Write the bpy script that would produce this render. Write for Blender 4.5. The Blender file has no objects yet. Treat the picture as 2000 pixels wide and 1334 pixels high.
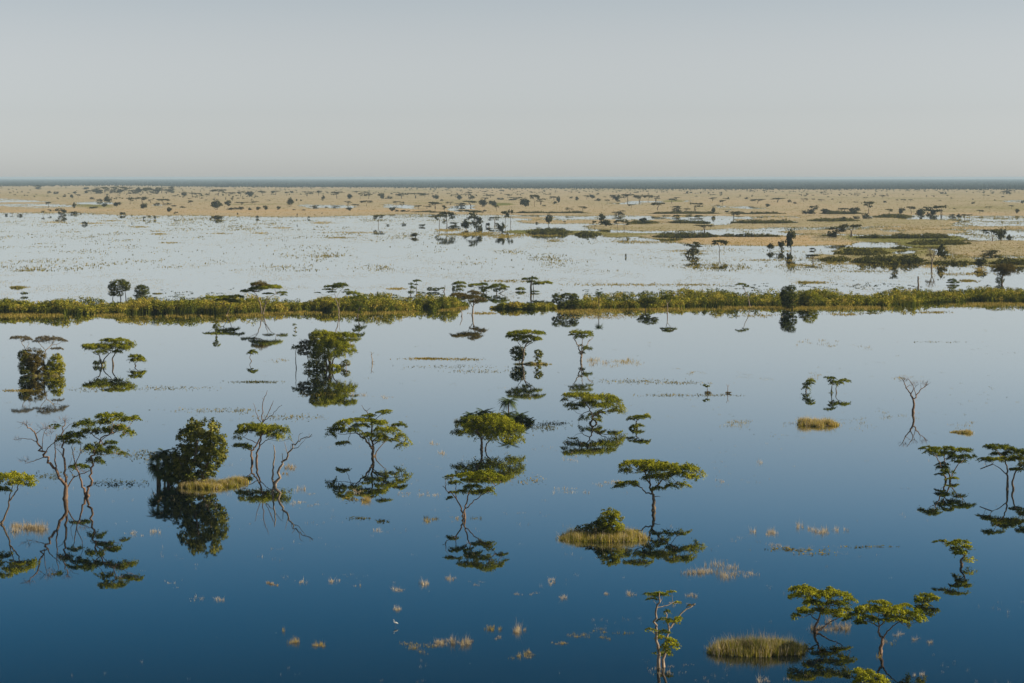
import bpy, math, random
import numpy as np
from mathutils import Vector

SC = bpy.context.scene
COL = SC.collection
rng = np.random.default_rng(11)

# ------------------------------------------------------------------ camera, sky, sun, exposure
CAM_H = 55.0
F_PX = 4000.0                      # focal length in photo pixels (2000 px wide)
HORIZON = 346.0
PITCH = math.atan((667.0 - HORIZON) / F_PX)
cam_d = bpy.data.cameras.new('camera')
cam_d.sensor_width = 36.0
cam_d.lens = 36.0 * F_PX / 2000.0
cam_d.clip_start = 1.0
cam_d.clip_end = 120000.0
cam = bpy.data.objects.new('camera', cam_d)
COL.objects.link(cam)
cam.location = (0, 0, CAM_H)
cam.rotation_euler = (math.pi / 2 - PITCH, 0, 0)
SC.camera = cam

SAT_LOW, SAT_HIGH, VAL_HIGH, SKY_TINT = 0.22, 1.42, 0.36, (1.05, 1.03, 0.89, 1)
SUN_EL = math.radians(27.0)
SUN_DIR = Vector((math.cos(SUN_EL) * 0.999, math.cos(SUN_EL) * -0.035, math.sin(SUN_EL))).normalized()   # towards the sun: square to the right of the view
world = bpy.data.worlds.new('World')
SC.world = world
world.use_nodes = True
wn = world.node_tree.nodes
wl = world.node_tree.links
wn.clear()
w_out = wn.new('ShaderNodeOutputWorld')
w_bg = wn.new('ShaderNodeBackground')
w_sky = wn.new('ShaderNodeTexSky')
w_sky.sky_type = 'NISHITA'
w_sky.sun_disc = False
w_sky.sun_elevation = SUN_EL
w_sky.sun_rotation = math.atan2(SUN_DIR.x, SUN_DIR.y)
w_sky.altitude = 900.0
w_sky.air_density = 0.6
w_sky.dust_density = 1.0
w_sky.ozone_density = 2.0
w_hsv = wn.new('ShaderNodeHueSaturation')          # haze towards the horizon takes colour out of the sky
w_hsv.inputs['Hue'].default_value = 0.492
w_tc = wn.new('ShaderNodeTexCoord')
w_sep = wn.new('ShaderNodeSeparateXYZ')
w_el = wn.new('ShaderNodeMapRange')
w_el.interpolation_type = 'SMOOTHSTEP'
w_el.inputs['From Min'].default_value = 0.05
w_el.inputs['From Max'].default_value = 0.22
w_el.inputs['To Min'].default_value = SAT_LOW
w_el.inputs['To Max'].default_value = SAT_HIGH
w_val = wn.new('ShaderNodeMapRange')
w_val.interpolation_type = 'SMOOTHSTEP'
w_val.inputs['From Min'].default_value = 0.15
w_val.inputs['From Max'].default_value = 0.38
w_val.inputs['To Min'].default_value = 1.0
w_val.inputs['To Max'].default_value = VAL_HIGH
w_tint = wn.new('ShaderNodeMix')
w_tint.data_type = 'RGBA'
w_tint.blend_type = 'MULTIPLY'
w_tint.inputs['Factor'].default_value = 1.0
w_tint.inputs[7].default_value = SKY_TINT
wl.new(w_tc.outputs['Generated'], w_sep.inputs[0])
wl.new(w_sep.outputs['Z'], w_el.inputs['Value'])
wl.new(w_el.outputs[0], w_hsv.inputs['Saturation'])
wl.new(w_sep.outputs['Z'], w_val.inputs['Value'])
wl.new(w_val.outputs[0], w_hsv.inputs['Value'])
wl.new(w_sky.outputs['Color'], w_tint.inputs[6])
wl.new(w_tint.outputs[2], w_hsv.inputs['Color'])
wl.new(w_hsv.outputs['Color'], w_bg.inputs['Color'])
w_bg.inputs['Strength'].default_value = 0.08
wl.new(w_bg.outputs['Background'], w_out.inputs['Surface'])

sun_d = bpy.data.lights.new('sun', 'SUN')
sun_d.energy = 5.0
sun_d.angle = math.radians(0.5)
sun_d.color = (1.0, 0.85, 0.62)
sun = bpy.data.objects.new('sun', sun_d)
COL.objects.link(sun)
sun.rotation_euler = (-SUN_DIR).to_track_quat('-Z', 'Y').to_euler()

SC.view_settings.view_transform = 'Standard'
SC.view_settings.look = 'None'
SC.view_settings.exposure = 0.56
SC.view_settings.gamma = 1.0
SC.view_settings.use_curve_mapping = False
SC.cycles.max_bounces = 5
SC.cycles.diffuse_bounces = 2
SC.cycles.glossy_bounces = 2
SC.cycles.transmission_bounces = 2
SC.cycles.volume_bounces = 0
SC.cycles.use_denoising = True

# ------------------------------------------------------------------ picture <-> place
CP, SP = math.cos(PITCH), math.sin(PITCH)


def rays(px, py):
    px = np.asarray(px, float)
    py = np.asarray(py, float)
    u = (px - 1000.0) / F_PX
    v = -(py - 667.0) / F_PX
    return u, CP + v * SP, -SP + v * CP


def ground(px, py, z=0.0):
    """photo pixel -> the point of the level z that it shows"""
    dx, dy, dz = rays(px, py)
    t = (z - CAM_H) / np.minimum(dz, -1e-5)
    return dx * t, dy * t


def at_depth(px, py, Y):
    """photo pixel -> x and z at the distance Y"""
    dx, dy, dz = rays(px, py)
    t = Y / dy
    return dx * t, CAM_H + dz * t


def hash2(ix, iy, seed):
    h = (ix.astype(np.int64) * 374761393 + iy.astype(np.int64) * 668265263 + seed * 974634777) & 0xFFFFFFFF
    h = ((h ^ (h >> 13)) * 1274126177) & 0xFFFFFFFF
    return ((h ^ (h >> 16)) & 0xFFFFFF) / float(0xFFFFFF)


def vnoise(x, y, seed=0):
    x = np.asarray(x, float)
    y = np.asarray(y, float)
    ix, iy = np.floor(x), np.floor(y)
    fx, fy = x - ix, y - iy
    fx = fx * fx * (3 - 2 * fx)
    fy = fy * fy * (3 - 2 * fy)
    a = hash2(ix, iy, seed)
    b = hash2(ix + 1, iy, seed)
    c = hash2(ix, iy + 1, seed)
    d = hash2(ix + 1, iy + 1, seed)
    return (a * (1 - fx) + b * fx) * (1 - fy) + (c * (1 - fx) + d * fx) * fy


def fbm(x, y, seed=0, octaves=4):
    s, a, t = 0, 1.0, 0
    for o in range(octaves):
        s = s + a * vnoise(x * 2 ** o, y * 2 ** o, seed + o * 17)
        t += a
        a *= 0.5
    return s / t


# ------------------------------------------------------------------ mesh helpers
class Geo:
    """collects quads and triangles with a tint per vertex; builds ONE mesh object"""

    def __init__(self):
        self.v, self.f, self.m, self.t, self.n = [], [], [], [], 0

    def add(self, verts, faces, mat=0, tint=0.5):
        verts = np.asarray(verts, np.float32).reshape(-1, 3)
        faces = np.asarray(faces, np.int64)
        if len(verts) == 0:
            return
        self.v.append(verts)
        self.f.append(faces + self.n)
        self.m.append(np.full(len(faces), mat, np.int32))
        t = np.empty(len(verts), np.float32)
        t[:] = tint
        self.t.append(t)
        self.n += len(verts)

    def mesh(self, name, mats, smooth=False):
        me = bpy.data.meshes.new(name)
        v = np.concatenate(self.v) if self.v else np.zeros((0, 3), np.float32)
        me.vertices.add(len(v))
        me.vertices.foreach_set('co', v.ravel())
        if self.f:
            sizes = np.concatenate([np.full(len(f), f.shape[1], np.int32) for f in self.f])
            loops = np.concatenate([f.ravel() for f in self.f]).astype(np.int32)
            starts = np.concatenate([[0], np.cumsum(sizes)[:-1]]).astype(np.int32)
            me.loops.add(len(loops))
            me.loops.foreach_set('vertex_index', loops)
            me.polygons.add(len(sizes))
            me.polygons.foreach_set('loop_start', starts)
            me.polygons.foreach_set('loop_total', sizes)
            me.polygons.foreach_set('material_index', np.concatenate(self.m))
            if smooth:
                me.polygons.foreach_set('use_smooth', np.ones(len(sizes), bool))
        a = me.attributes.new('tint', 'FLOAT', 'POINT')
        a.data.foreach_set('value', np.concatenate(self.t))
        for m in mats:
            me.materials.append(m)
        me.update(calc_edges=True)
        return me

    def build(self, name, mats, parent=None, smooth=False):
        if not isinstance(mats, (list, tuple)):
            mats = [mats]
        o = bpy.data.objects.new(name, self.mesh(name, mats, smooth))
        COL.objects.link(o)
        if parent is not None:
            o.parent = parent
        return o


def tag(o, label=None, cat=None, group=None, kind=None):
    if label:
        o['label'] = label
    if cat:
        o['category'] = cat
    if group:
        o['group'] = group
    if kind:
        o['kind'] = kind
    return o


def thing(name, label, cat, loc, group=None):
    o = bpy.data.objects.new(name, None)
    o.empty_display_size = 1.0
    COL.objects.link(o)
    o.location = loc
    return tag(o, label, cat, group)


def smooth_line(P, R, k=3, wob=0.0):
    P = np.asarray(P, float)
    R = np.asarray(R, float)
    if len(P) < 3:
        t = np.linspace(0, 1, k + 1)[:, None]
        Q = P[0] * (1 - t) + P[-1] * t
        q = R[0] * (1 - t[:, 0]) + R[-1] * t[:, 0]
    else:
        E = np.vstack([2 * P[0] - P[1], P, 2 * P[-1] - P[-2]])
        Q, q = [], []
        for i in range(len(P) - 1):
            p0, p1, p2, p3 = E[i:i + 4]
            for j in range(k):
                t = j / k
                Q.append(0.5 * (2 * p1 + (p2 - p0) * t + (2 * p0 - 5 * p1 + 4 * p2 - p3) * t * t + (3 * p1 - p0 - 3 * p2 + p3) * t ** 3))
                q.append(R[i] * (1 - t) + R[i + 1] * t)
        Q.append(P[-1])
        q.append(R[-1])
        Q, q = np.array(Q), np.array(q)
    if wob > 0 and len(Q) > 2:
        Q[1:-1] += rng.normal(0, 1, (len(Q) - 2, 3)) * wob
    return Q, q


def add_tube(g, P, R, sides=5, mat=0, tint=0.5, k=3, wob=0.0):
    Q, q = smooth_line(P, R, k, wob)
    n = len(Q)
    T = np.gradient(Q, axis=0)
    T /= np.linalg.norm(T, axis=1, keepdims=True) + 1e-9
    ref = np.array([0.31, 0.95, 0.05])
    A = np.cross(T, ref)
    A /= np.linalg.norm(A, axis=1, keepdims=True) + 1e-9
    B = np.cross(T, A)
    ang = np.linspace(0, 2 * math.pi, sides, endpoint=False)
    V = Q[:, None, :] + q[:, None, None] * (np.cos(ang)[None, :, None] * A[:, None, :] + np.sin(ang)[None, :, None] * B[:, None, :])
    i = np.arange(n - 1)[:, None] * sides
    j = np.arange(sides)[None, :]
    j2 = (j + 1) % sides
    Fq = np.stack([i + j, i + j2, i + sides + j2, i + sides + j], -1).reshape(-1, 4)
    g.add(V.reshape(-1, 3), Fq, mat, tint)
    return Q


def unit(a):
    return a / (np.linalg.norm(a, axis=-1, keepdims=True) + 1e-9)


def add_leaves(g, C, L, W, N=None, nb=1.0, mat=0, tint=0.5):
    """small rhombic leaf sprays at C; N the mean normal, nb how strongly they follow it"""
    n = len(C)
    if n == 0:
        return
    R = unit(rng.normal(0, 1, (n, 3)))
    if N is None:
        N = np.array([0, 0, 1.0])
    nn = unit(np.asarray(N) * nb + R)
    t = unit(np.cross(nn, unit(rng.normal(0, 1, (n, 3)))))
    b = np.cross(nn, t)
    s = rng.uniform(0.65, 1.3, (n, 1))
    a = t * L * 0.5 * s
    c = b * W * 0.5 * s
    V = np.stack([C - a, C - c + a * 0.1, C + a, C + c + a * 0.1], 1).reshape(-1, 3)
    Fq = np.arange(n * 4).reshape(n, 4)
    tt = np.asarray(tint)
    if tt.ndim:
        tt = np.repeat(tt, 4)
    g.add(V, Fq, mat, tt)


def add_blades(g, B, h, lean, w, mat=0, tint=0.5, bend=0.0):
    """grass blades: one or two triangles each, rooted at B"""
    n = len(B)
    if n == 0:
        return
    h = np.broadcast_to(np.asarray(h, float), (n,))
    a = rng.uniform(0, 2 * math.pi, n)
    d = np.stack([np.cos(a), np.sin(a), np.zeros(n)], 1)
    l = np.abs(rng.normal(0, 1, n)) * lean * h
    top = B + d * l[:, None] + np.stack([np.zeros(n), np.zeros(n), h], 1)
    a2 = rng.uniform(0, math.pi, n)
    s = np.stack([np.cos(a2), np.sin(a2), np.zeros(n)], 1) * (np.broadcast_to(np.asarray(w, float), (n,)) * 0.5)[:, None]
    V = np.stack([B - s, B + s, top], 1).reshape(-1, 3)
    tt = np.asarray(tint)
    if tt.ndim:
        tt = np.repeat(tt, 3)
    g.add(V, np.arange(n * 3).reshape(n, 3), mat, tt)


# ------------------------------------------------------------------ materials
def new_mat(name):
    m = bpy.data.materials.new(name)
    m.use_nodes = True
    nt = m.node_tree
    nt.nodes.clear()
    out = nt.nodes.new('ShaderNodeOutputMaterial')
    return m, nt, out


def ramp(nt, stops):
    r = nt.nodes.new('ShaderNodeValToRGB')
    e = r.color_ramp.elements
    while len(e) < len(stops):
        e.new(0.5)
    for el, (p, c) in zip(e, stops):
        el.position = p
        el.color = (*c, 1)
    return r


def leaf_mat(name, stops, trans=0.35, noise=3.0, rough=0.6):
    """foliage: tint of the leaf plus a fine noise picks the colour; some light passes through"""
    m, nt, out = new_mat(name)
    at = nt.nodes.new('ShaderNodeAttribute')
    at.attribute_name = 'tint'
    tc = nt.nodes.new('ShaderNodeTexCoord')
    nz = nt.nodes.new('ShaderNodeTexNoise')
    nz.inputs['Scale'].default_value = 1.0 / noise
    nz.inputs['Detail'].default_value = 2
    nt.links.new(tc.outputs['Object'], nz.inputs['Vector'])
    mx = nt.nodes.new('ShaderNodeMath')
    mx.operation = 'MULTIPLY_ADD'
    mx.inputs[1].default_value = 0.7
    nt.links.new(nz.outputs['Fac'], mx.inputs[0])
    sb = nt.nodes.new('ShaderNodeMath')
    sb.operation = 'SUBTRACT'
    sb.inputs[1].default_value = 0.35
    nt.links.new(at.outputs['Fac'], sb.inputs[0])
    nt.links.new(sb.outputs[0], mx.inputs[2])
    r = ramp(nt, stops)
    nt.links.new(mx.outputs[0], r.inputs['Fac'])
    df = nt.nodes.new('ShaderNodeBsdfDiffuse')
    tr = nt.nodes.new('ShaderNodeBsdfTranslucent')
    nt.links.new(r.outputs['Color'], df.inputs['Color'])
    nt.links.new(r.outputs['Color'], tr.inputs['Color'])
    ms = nt.nodes.new('ShaderNodeMixShader')
    ms.inputs['Fac'].default_value = trans
    nt.links.new(df.outputs[0], ms.inputs[1])
    nt.links.new(tr.outputs[0], ms.inputs[2])
    nt.links.new(ms.outputs[0], out.inputs['Surface'])
    return m


def bark_mat(name, c0, c1):
    m, nt, out = new_mat(name)
    tc = nt.nodes.new('ShaderNodeTexCoord')
    mp = nt.nodes.new('ShaderNodeMapping')
    mp.inputs['Scale'].default_value = (3, 3, 0.7)
    nz = nt.nodes.new('ShaderNodeTexNoise')
    nz.inputs['Scale'].default_value = 1.5
    nz.inputs['Detail'].default_value = 5
    nt.links.new(tc.outputs['Object'], mp.inputs['Vector'])
    nt.links.new(mp.outputs[0], nz.inputs['Vector'])
    r = ramp(nt, [(0.3, c0), (0.7, c1)])
    nt.links.new(nz.outputs['Fac'], r.inputs['Fac'])
    b = nt.nodes.new('ShaderNodeBsdfPrincipled')
    b.inputs['Roughness'].default_value = 0.9
    nt.links.new(r.outputs['Color'], b.inputs['Base Color'])
    bp = nt.nodes.new('ShaderNodeBump')
    bp.inputs['Strength'].default_value = 0.5
    bp.inputs['Distance'].default_value = 0.05
    nt.links.new(nz.outputs['Fac'], bp.inputs['Height'])
    nt.links.new(bp.outputs[0], b.inputs['Normal'])
    nt.links.new(b.outputs[0], out.inputs['Surface'])
    return m


M = {}
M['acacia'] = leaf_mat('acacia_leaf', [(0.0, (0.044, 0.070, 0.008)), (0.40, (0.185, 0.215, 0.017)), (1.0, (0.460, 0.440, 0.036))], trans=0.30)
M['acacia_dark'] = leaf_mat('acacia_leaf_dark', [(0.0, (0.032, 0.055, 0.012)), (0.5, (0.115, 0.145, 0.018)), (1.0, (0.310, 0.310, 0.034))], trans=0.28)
M['broad'] = leaf_mat('broad_leaf', [(0.0, (0.024, 0.040, 0.011)), (0.45, (0.105, 0.124, 0.020)), (1.0, (0.380, 0.350, 0.080))], trans=0.28)
M['yellow'] = leaf_mat('yellow_green_leaf', [(0.0, (0.10, 0.12, 0.012)), (0.5, (0.27, 0.28, 0.024)), (1.0, (0.42, 0.38, 0.036))], trans=0.38)
M['brown'] = leaf_mat('brown_leaf', [(0.0, (0.06, 0.052, 0.018)), (0.5, (0.150, 0.120, 0.030)), (1.0, (0.24, 0.18, 0.040))])
M['grey'] = leaf_mat('grey_leaf', [(0.0, (0.09, 0.085, 0.058)), (0.5, (0.165, 0.150, 0.100)), (1.0, (0.25, 0.22, 0.14))])
M['palm'] = leaf_mat('palm_frond', [(0.0, (0.026, 0.046, 0.018)), (0.5, (0.070, 0.105, 0.033)), (1.0, (0.154, 0.186, 0.058))], trans=0.2)
M['far'] = leaf_mat('far_leaf', [(0.0, (0.026, 0.032, 0.016)), (0.5, (0.066, 0.070, 0.026)), (1.0, (0.140, 0.130, 0.042))], trans=0.25)
M['reed'] = leaf_mat('reed_leaf', [(0.0, (0.042, 0.062, 0.012)), (0.38, (0.142, 0.165, 0.020)), (0.72, (0.330, 0.310, 0.036)), (1.0, (0.42, 0.33, 0.070))], trans=0.26, noise=9.0)
M['sedge'] = leaf_mat('far_sedge', [(0.0, (0.028, 0.034, 0.012)), (0.5, (0.075, 0.080, 0.018)), (1.0, (0.17, 0.16, 0.034))], trans=0.2, noise=9.0)
M['grass'] = leaf_mat('swamp_grass', [(0.0, (0.06, 0.07, 0.014)), (0.45, (0.22, 0.19, 0.034)), (0.75, (0.40, 0.30, 0.07)), (1.0, (0.52, 0.40, 0.17))], trans=0.35, noise=2.0)
M['tussock'] = leaf_mat('tussock_grass', [(0.0, (0.05, 0.07, 0.012)), (0.45, (0.20, 0.21, 0.028)), (0.75, (0.40, 0.34, 0.060)), (1.0, (0.54, 0.41, 0.13))], trans=0.3, noise=2.0)
M['straw'] = leaf_mat('dry_straw', [(0.0, (0.24, 0.18, 0.10)), (0.5, (0.42, 0.34, 0.21)), (1.0, (0.60, 0.52, 0.40))], trans=0.3, noise=2.0)
M['forest'] = leaf_mat('forest_canopy', [(0.0, (0.018, 0.026, 0.024)), (0.5, (0.034, 0.045, 0.038)), (1.0, (0.066, 0.074, 0.056))], trans=0.1, noise=500.0)
M['bark'] = bark_mat('bark', (0.055, 0.040, 0.028), (0.17, 0.125, 0.085))
M['bark_dead'] = bark_mat('bark_dead', (0.14, 0.11, 0.085), (0.34, 0.27, 0.21))
M['bark_red'] = bark_mat('bark_red', (0.10, 0.062, 0.042), (0.24, 0.155, 0.105))
M['mud'] = bark_mat('mud', (0.035, 0.028, 0.016), (0.09, 0.07, 0.035))

# ------------------------------------------------------------------ setting: water
def make_water():
    m, nt, out = new_mat('flood_water')
    b = nt.nodes.new('ShaderNodeBsdfGlossy')
    b.inputs['Color'].default_value = (0.97, 1.0, 1.0, 1)
    df = nt.nodes.new('ShaderNodeBsdfDiffuse')
    df.inputs['Color'].default_value = (0.0006, 0.004, 0.007, 1)
    lw = nt.nodes.new('ShaderNodeLayerWeight')
    lw.inputs['Blend'].default_value = 0.5
    cv = ramp(nt, [(0.0, (0.02,) * 3), (0.5, (0.06,) * 3), (0.70, (0.19,) * 3), (0.76, (0.31,) * 3), (0.84, (0.64,) * 3), (0.91, (0.86,) * 3), (1.0, (1.0,) * 3)])
    nt.links.new(lw.outputs['Facing'], cv.inputs['Fac'])
    ms = nt.nodes.new('ShaderNodeMixShader')
    nt.links.new(cv.outputs['Color'], ms.inputs['Fac'])
    nt.links.new(df.outputs[0], ms.inputs[1])
    nt.links.new(b.outputs[0], ms.inputs[2])
    tc = nt.nodes.new('ShaderNodeTexCoord')
    n1 = nt.nodes.new('ShaderNodeTexNoise')
    n1.inputs['Scale'].default_value = 0.9
    n1.inputs['Detail'].default_value = 2
    nt.links.new(tc.outputs['Object'], n1.inputs['Vector'])
    bp = nt.nodes.new('ShaderNodeBump')
    bp.inputs['Strength'].default_value = 0.06
    bp.inputs['Distance'].default_value = 0.02
    nt.links.new(n1.outputs['Fac'], bp.inputs['Height'])
    nt.links.new(bp.outputs[0], b.inputs['Normal'])
    n2 = nt.nodes.new('ShaderNodeTexNoise')
    n2.inputs['Scale'].default_value = 0.012
    n2.inputs['Detail'].default_value = 3
    nt.links.new(tc.outputs['Object'], n2.inputs['Vector'])
    mr = nt.nodes.new('ShaderNodeMapRange')
    mr.inputs['From Min'].default_value = 0.35
    mr.inputs['From Max'].default_value = 0.7
    mr.inputs['To Min'].default_value = 0.008
    mr.inputs['To Max'].default_value = 0.035
    nt.links.new(n2.outputs['Fac'], mr.inputs['Value'])
    nt.links.new(mr.outputs[0], b.inputs['Roughness'])
    nt.links.new(ms.outputs[0], out.inputs['Surface'])
    g = Geo()
    xs = np.array([-26000, -6000, -1500, 1500, 6000, 26000.0])
    ys = np.array([-400, 400, 1500, 5000, 14000, 40000.0])
    X, Y = np.meshgrid(xs, ys)
    V = np.stack([X, Y, np.zeros_like(X)], -1).reshape(-1, 3)
    i = np.arange(5)[:, None] * 6 + np.arange(5)[None, :]
    g.add(V, np.stack([i, i + 1, i + 7, i + 6], -1).reshape(-1, 4))
    o = g.build('water', m)
    tag(o, 'calm blue flood water mirroring the sky and the trees', kind='structure')


make_water()

# ------------------------------------------------------------------ setting: the far plain, land standing a little proud of the water
PLAIN = {}


def make_plain():
    rows = np.concatenate([np.arange(350.5, 362, 0.75), np.arange(362, 530, 0.5)])[::-1]
    cols = np.arange(-320, 2321, 5.0)
    PX, PY = np.meshgrid(cols, rows)
    WX, WY = ground(PX, PY)
    j = (fbm(WX / 150, WY / 330, 3, 6) - 0.5)
    k = (fbm(WX / 26, WY / 90, 8, 4) - 0.5)
    x = PX + j * 90 + k * 30
    y = PY + j * 11 + k * 6.0
    land = np.zeros_like(PX)
    tint = np.full_like(PX, 0.55)
    tint += (fbm(WX / 500, WY / 900, 21, 4) - 0.5) * 0.35

    def put(x0, x1, y0, y1, v, t=None, s=2.6):
        """a tongue of land (v=1) or a pool (v=0) between two columns and two rows, with soft ends"""
        cx, hx = (x0 + x1) / 2, (x1 - x0) / 2
        cy, hy = (y0 + y1) / 2, (y1 - y0) / 2
        d = 1 - (np.abs((x - cx) / hx) ** 6 + np.abs((y - cy) / hy) ** 2) ** 0.5
        a = np.clip(d * hy / s + 0.5, 0, 1)
        land[:] = land * (1 - a) + v * a
        if t is not None:
            tint[:] = tint * (1 - a) + t * a

    shore = np.interp(PX, [-320, 0, 300, 600, 900, 980, 1060, 1200, 1400, 1600, 2320], [418, 417, 418, 420, 417, 414, 417, 419, 421, 424, 424])
    y2 = y + (fbm(WX / 380, WY / 800, 14, 4) - 0.5) * 12
    a = np.clip((shore - y2) / 5.0 + 0.5, 0, 1)
    land[:] = a
    tint += np.clip(1 - np.abs(y - shore + 6) / 7, 0, 1) * 0.17 * (PX < 950)          # orange sedge along the shore
    tint += np.clip((y - 372) / -12, 0, 1) * 0.05
    for p in [(-200, 150, 399, 405), (140, 205, 393, 399), (-150, 70, 390, 394), (600, 705, 401, 408), (735, 800, 399, 405), (866, 935, 400, 412),
              (300, 330, 399, 404), (1220, 1365, 392, 396), (1960, 2150, 393, 396), (1180, 1260, 396, 399), (1400, 1500, 405, 408)]:
        put(*p, 0)
    for p in [(150, 220, 400, 405, 0.22), (970, 1018, 399, 404, 0.15), (430, 620, 398, 402, 0.42), (1290, 1345, 391, 395, 0.25), (0, 140, 383, 386, 0.40)]:
        put(p[0], p[1], p[2], p[3], 1, p[4])
    # right of the middle: strips of land and water one behind the other
    put(880, 2320, 417, 421, 1, 0.68)
    put(1000, 1170, 424, 428, 1, 0.66)
    put(985, 1320, 426, 434.5, 1, 0.64)
    put(1130, 1640, 436, 449, 1, 0.50)
    put(1390, 1760, 425, 432, 1, 0.62)
    put(1560, 1885, 430, 443, 1, 0.48)
    put(1185, 1265, 420, 429, 0)
    put(1300, 1425, 421, 431, 0)
    put(1385, 1440, 430, 440, 0)
    put(1380, 1660, 447.5, 455, 0)
    put(1700, 2320, 443, 452, 0.45, 0.60)
    put(1560, 1900, 452, 459, 1, 0.58)
    put(990, 1180, 450, 457, 1, 0.20)
    put(1160, 1290, 453, 462, 1, 0.22)
    put(1250, 1420, 458, 466, 1, 0.50)
    put(870, 1100, 456, 461, 0.5, 0.62)
    put(1200, 1350, 470, 475, 0.55, 0.66)
    put(1325, 1700, 461, 479, 1, 0.80)
    put(1590, 1690, 462, 474, 1, 0.58)
    put(1660, 1900, 462, 474, 1, 0.24)
    put(1760, 1900, 470, 482, 1, 0.24)
    put(1660, 1742, 474, 482, 0)
    put(1632, 1830, 484, 510, 1, 0.30)
    put(1846, 2320, 472, 502, 1, 0.56)
    put(1800, 1910, 500, 517, 1, 0.34)
    put(1596, 1668, 498, 508, 1, 0.40)
    put(1748, 1790, 489, 497, 0)
    put(1840, 2010, 499, 505, 0.35, 0.6)
    put(1905, 2320, 505, 521, 1, 0.30)
    put(1890, 2320, 455, 470, 0)
    put(1840, 2320, 425, 435, 0.2)
    z = (land - 0.5) * 1.1 + j * 0.9 + k * 0.9
    z += np.clip((y - shore - 14) / 30, 0, 1) * -0.1
    z = np.clip(z, -0.8, 0.45)
    V = np.stack([WX, WY, z], -1).reshape(-1, 3)
    nr, nc = PX.shape
    keep = (z.max() > -1)
    i = np.arange(nr - 1)[:, None] * nc + np.arange(nc - 1)[None, :]
    Fq = np.stack([i, i + 1, i + nc + 1, i + nc], -1).reshape(-1, 4)
    zz = z.reshape(-1)
    Fq = Fq[(zz[Fq].max(1) > -0.02)]
    used = np.unique(Fq)
    remap = np.full(len(zz), -1)
    remap[used] = np.arange(len(used))
    m, nt, out = new_mat('plain_grass')
    at = nt.nodes.new('ShaderNodeAttribute')
    at.attribute_name = 'tint'
    tc = nt.nodes.new('ShaderNodeTexCoord')
    mx = at.outputs['Fac']
    for sc, amt in ((0.004, 0.28), (0.035, 0.26), (0.25, 0.22)):
        nz = nt.nodes.new('ShaderNodeTexNoise')
        nz.inputs['Scale'].default_value = sc
        nz.inputs['Detail'].default_value = 4
        nt.links.new(tc.outputs['Object'], nz.inputs['Vector'])
        s = nt.nodes.new('ShaderNodeMath')
        s.operation = 'MULTIPLY_ADD'
        s.inputs[1].default_value = amt * 2
        s.inputs[2].default_value = -amt
        nt.links.new(nz.outputs['Fac'], s.inputs[0])
        ad = nt.nodes.new('ShaderNodeMath')
        ad.operation = 'ADD'
        nt.links.new(mx, ad.inputs[0])
        nt.links.new(s.outputs[0], ad.inputs[1])
        mx = ad.outputs[0]
    r = ramp(nt, [(0.0, (0.10, 0.13, 0.035)), (0.25, (0.21, 0.21, 0.075)), (0.5, (0.37, 0.33, 0.23)), (0.72, (0.42, 0.35, 0.245)), (0.95, (0.45, 0.32, 0.17))])
    nt.links.new(mx, r.inputs['Fac'])
    d = nt.nodes.new('ShaderNodeBsdfDiffuse')
    nt.links.new(r.outputs['Color'], d.inputs['Color'])
    nt.links.new(d.outputs[0], out.inputs['Surface'])
    PLAIN.update(PX=PX, PY=PY, WX=WX, WY=WY, z=z, tint=tint)
    g = Geo()
    g.add(V[used], remap[Fq], 0, np.clip(tint, 0, 1).reshape(-1)[used])
    o = g.build('grassland', m, smooth=True)
    tag(o, 'flat tan and golden grass plain with shallow pools reaching to the far forest', kind='structure')


make_plain()

def make_tussocks():
    """coarse grass on the plain and thinning out into the pools along every shore"""
    z, WX, WY, T = PLAIN['z'], PLAIN['WX'], PLAIN['WY'], PLAIN['tint']
    PX, PY = PLAIN['PX'], PLAIN['PY']
    w = np.where(z > 0.05, 0.3, 0) + np.exp(-((z + 0.06) / 0.28) ** 2) * 1.8
    w = w * (PY > 372) * (PX > -120) * (PX < 2120)
    w *= 0.3 + 1.4 * fbm(WX / 60, WY / 160, 91, 4)
    p = (w / w.sum()).ravel()
    n = 60000
    i = rng.choice(p.size, n, p=p)
    px = PX.ravel()[i] + rng.uniform(-3, 3, n)
    py = PY.ravel()[i] + rng.uniform(-0.4, 0.4, n)
    x, y = ground(px, py)
    zz = np.maximum(z.ravel()[i], 0) - 0.05
    s = y / F_PX
    k = 2
    B = np.repeat(np.stack([x, y, zz], 1), k, 0) + rng.normal(0, 1, (n * k, 3)) * np.array([1, 1, 0]) * np.repeat(s * 1.5, k)[:, None]
    t = np.clip(np.repeat(T.ravel()[i], k) * 0.9 - 0.05 + rng.normal(0, 0.16, n * k), 0, 1)
    g = Geo()
    add_blades(g, B, np.repeat(rng.uniform(0.35, 0.9, n), k), 0.4, np.repeat(s * rng.uniform(0.6, 1.8, n), k), 0, t)
    tag(g.build('plain_tussocks', M['grass']), 'coarse golden tussock grass over the plain and along its shores', kind='stuff')


make_tussocks()

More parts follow.
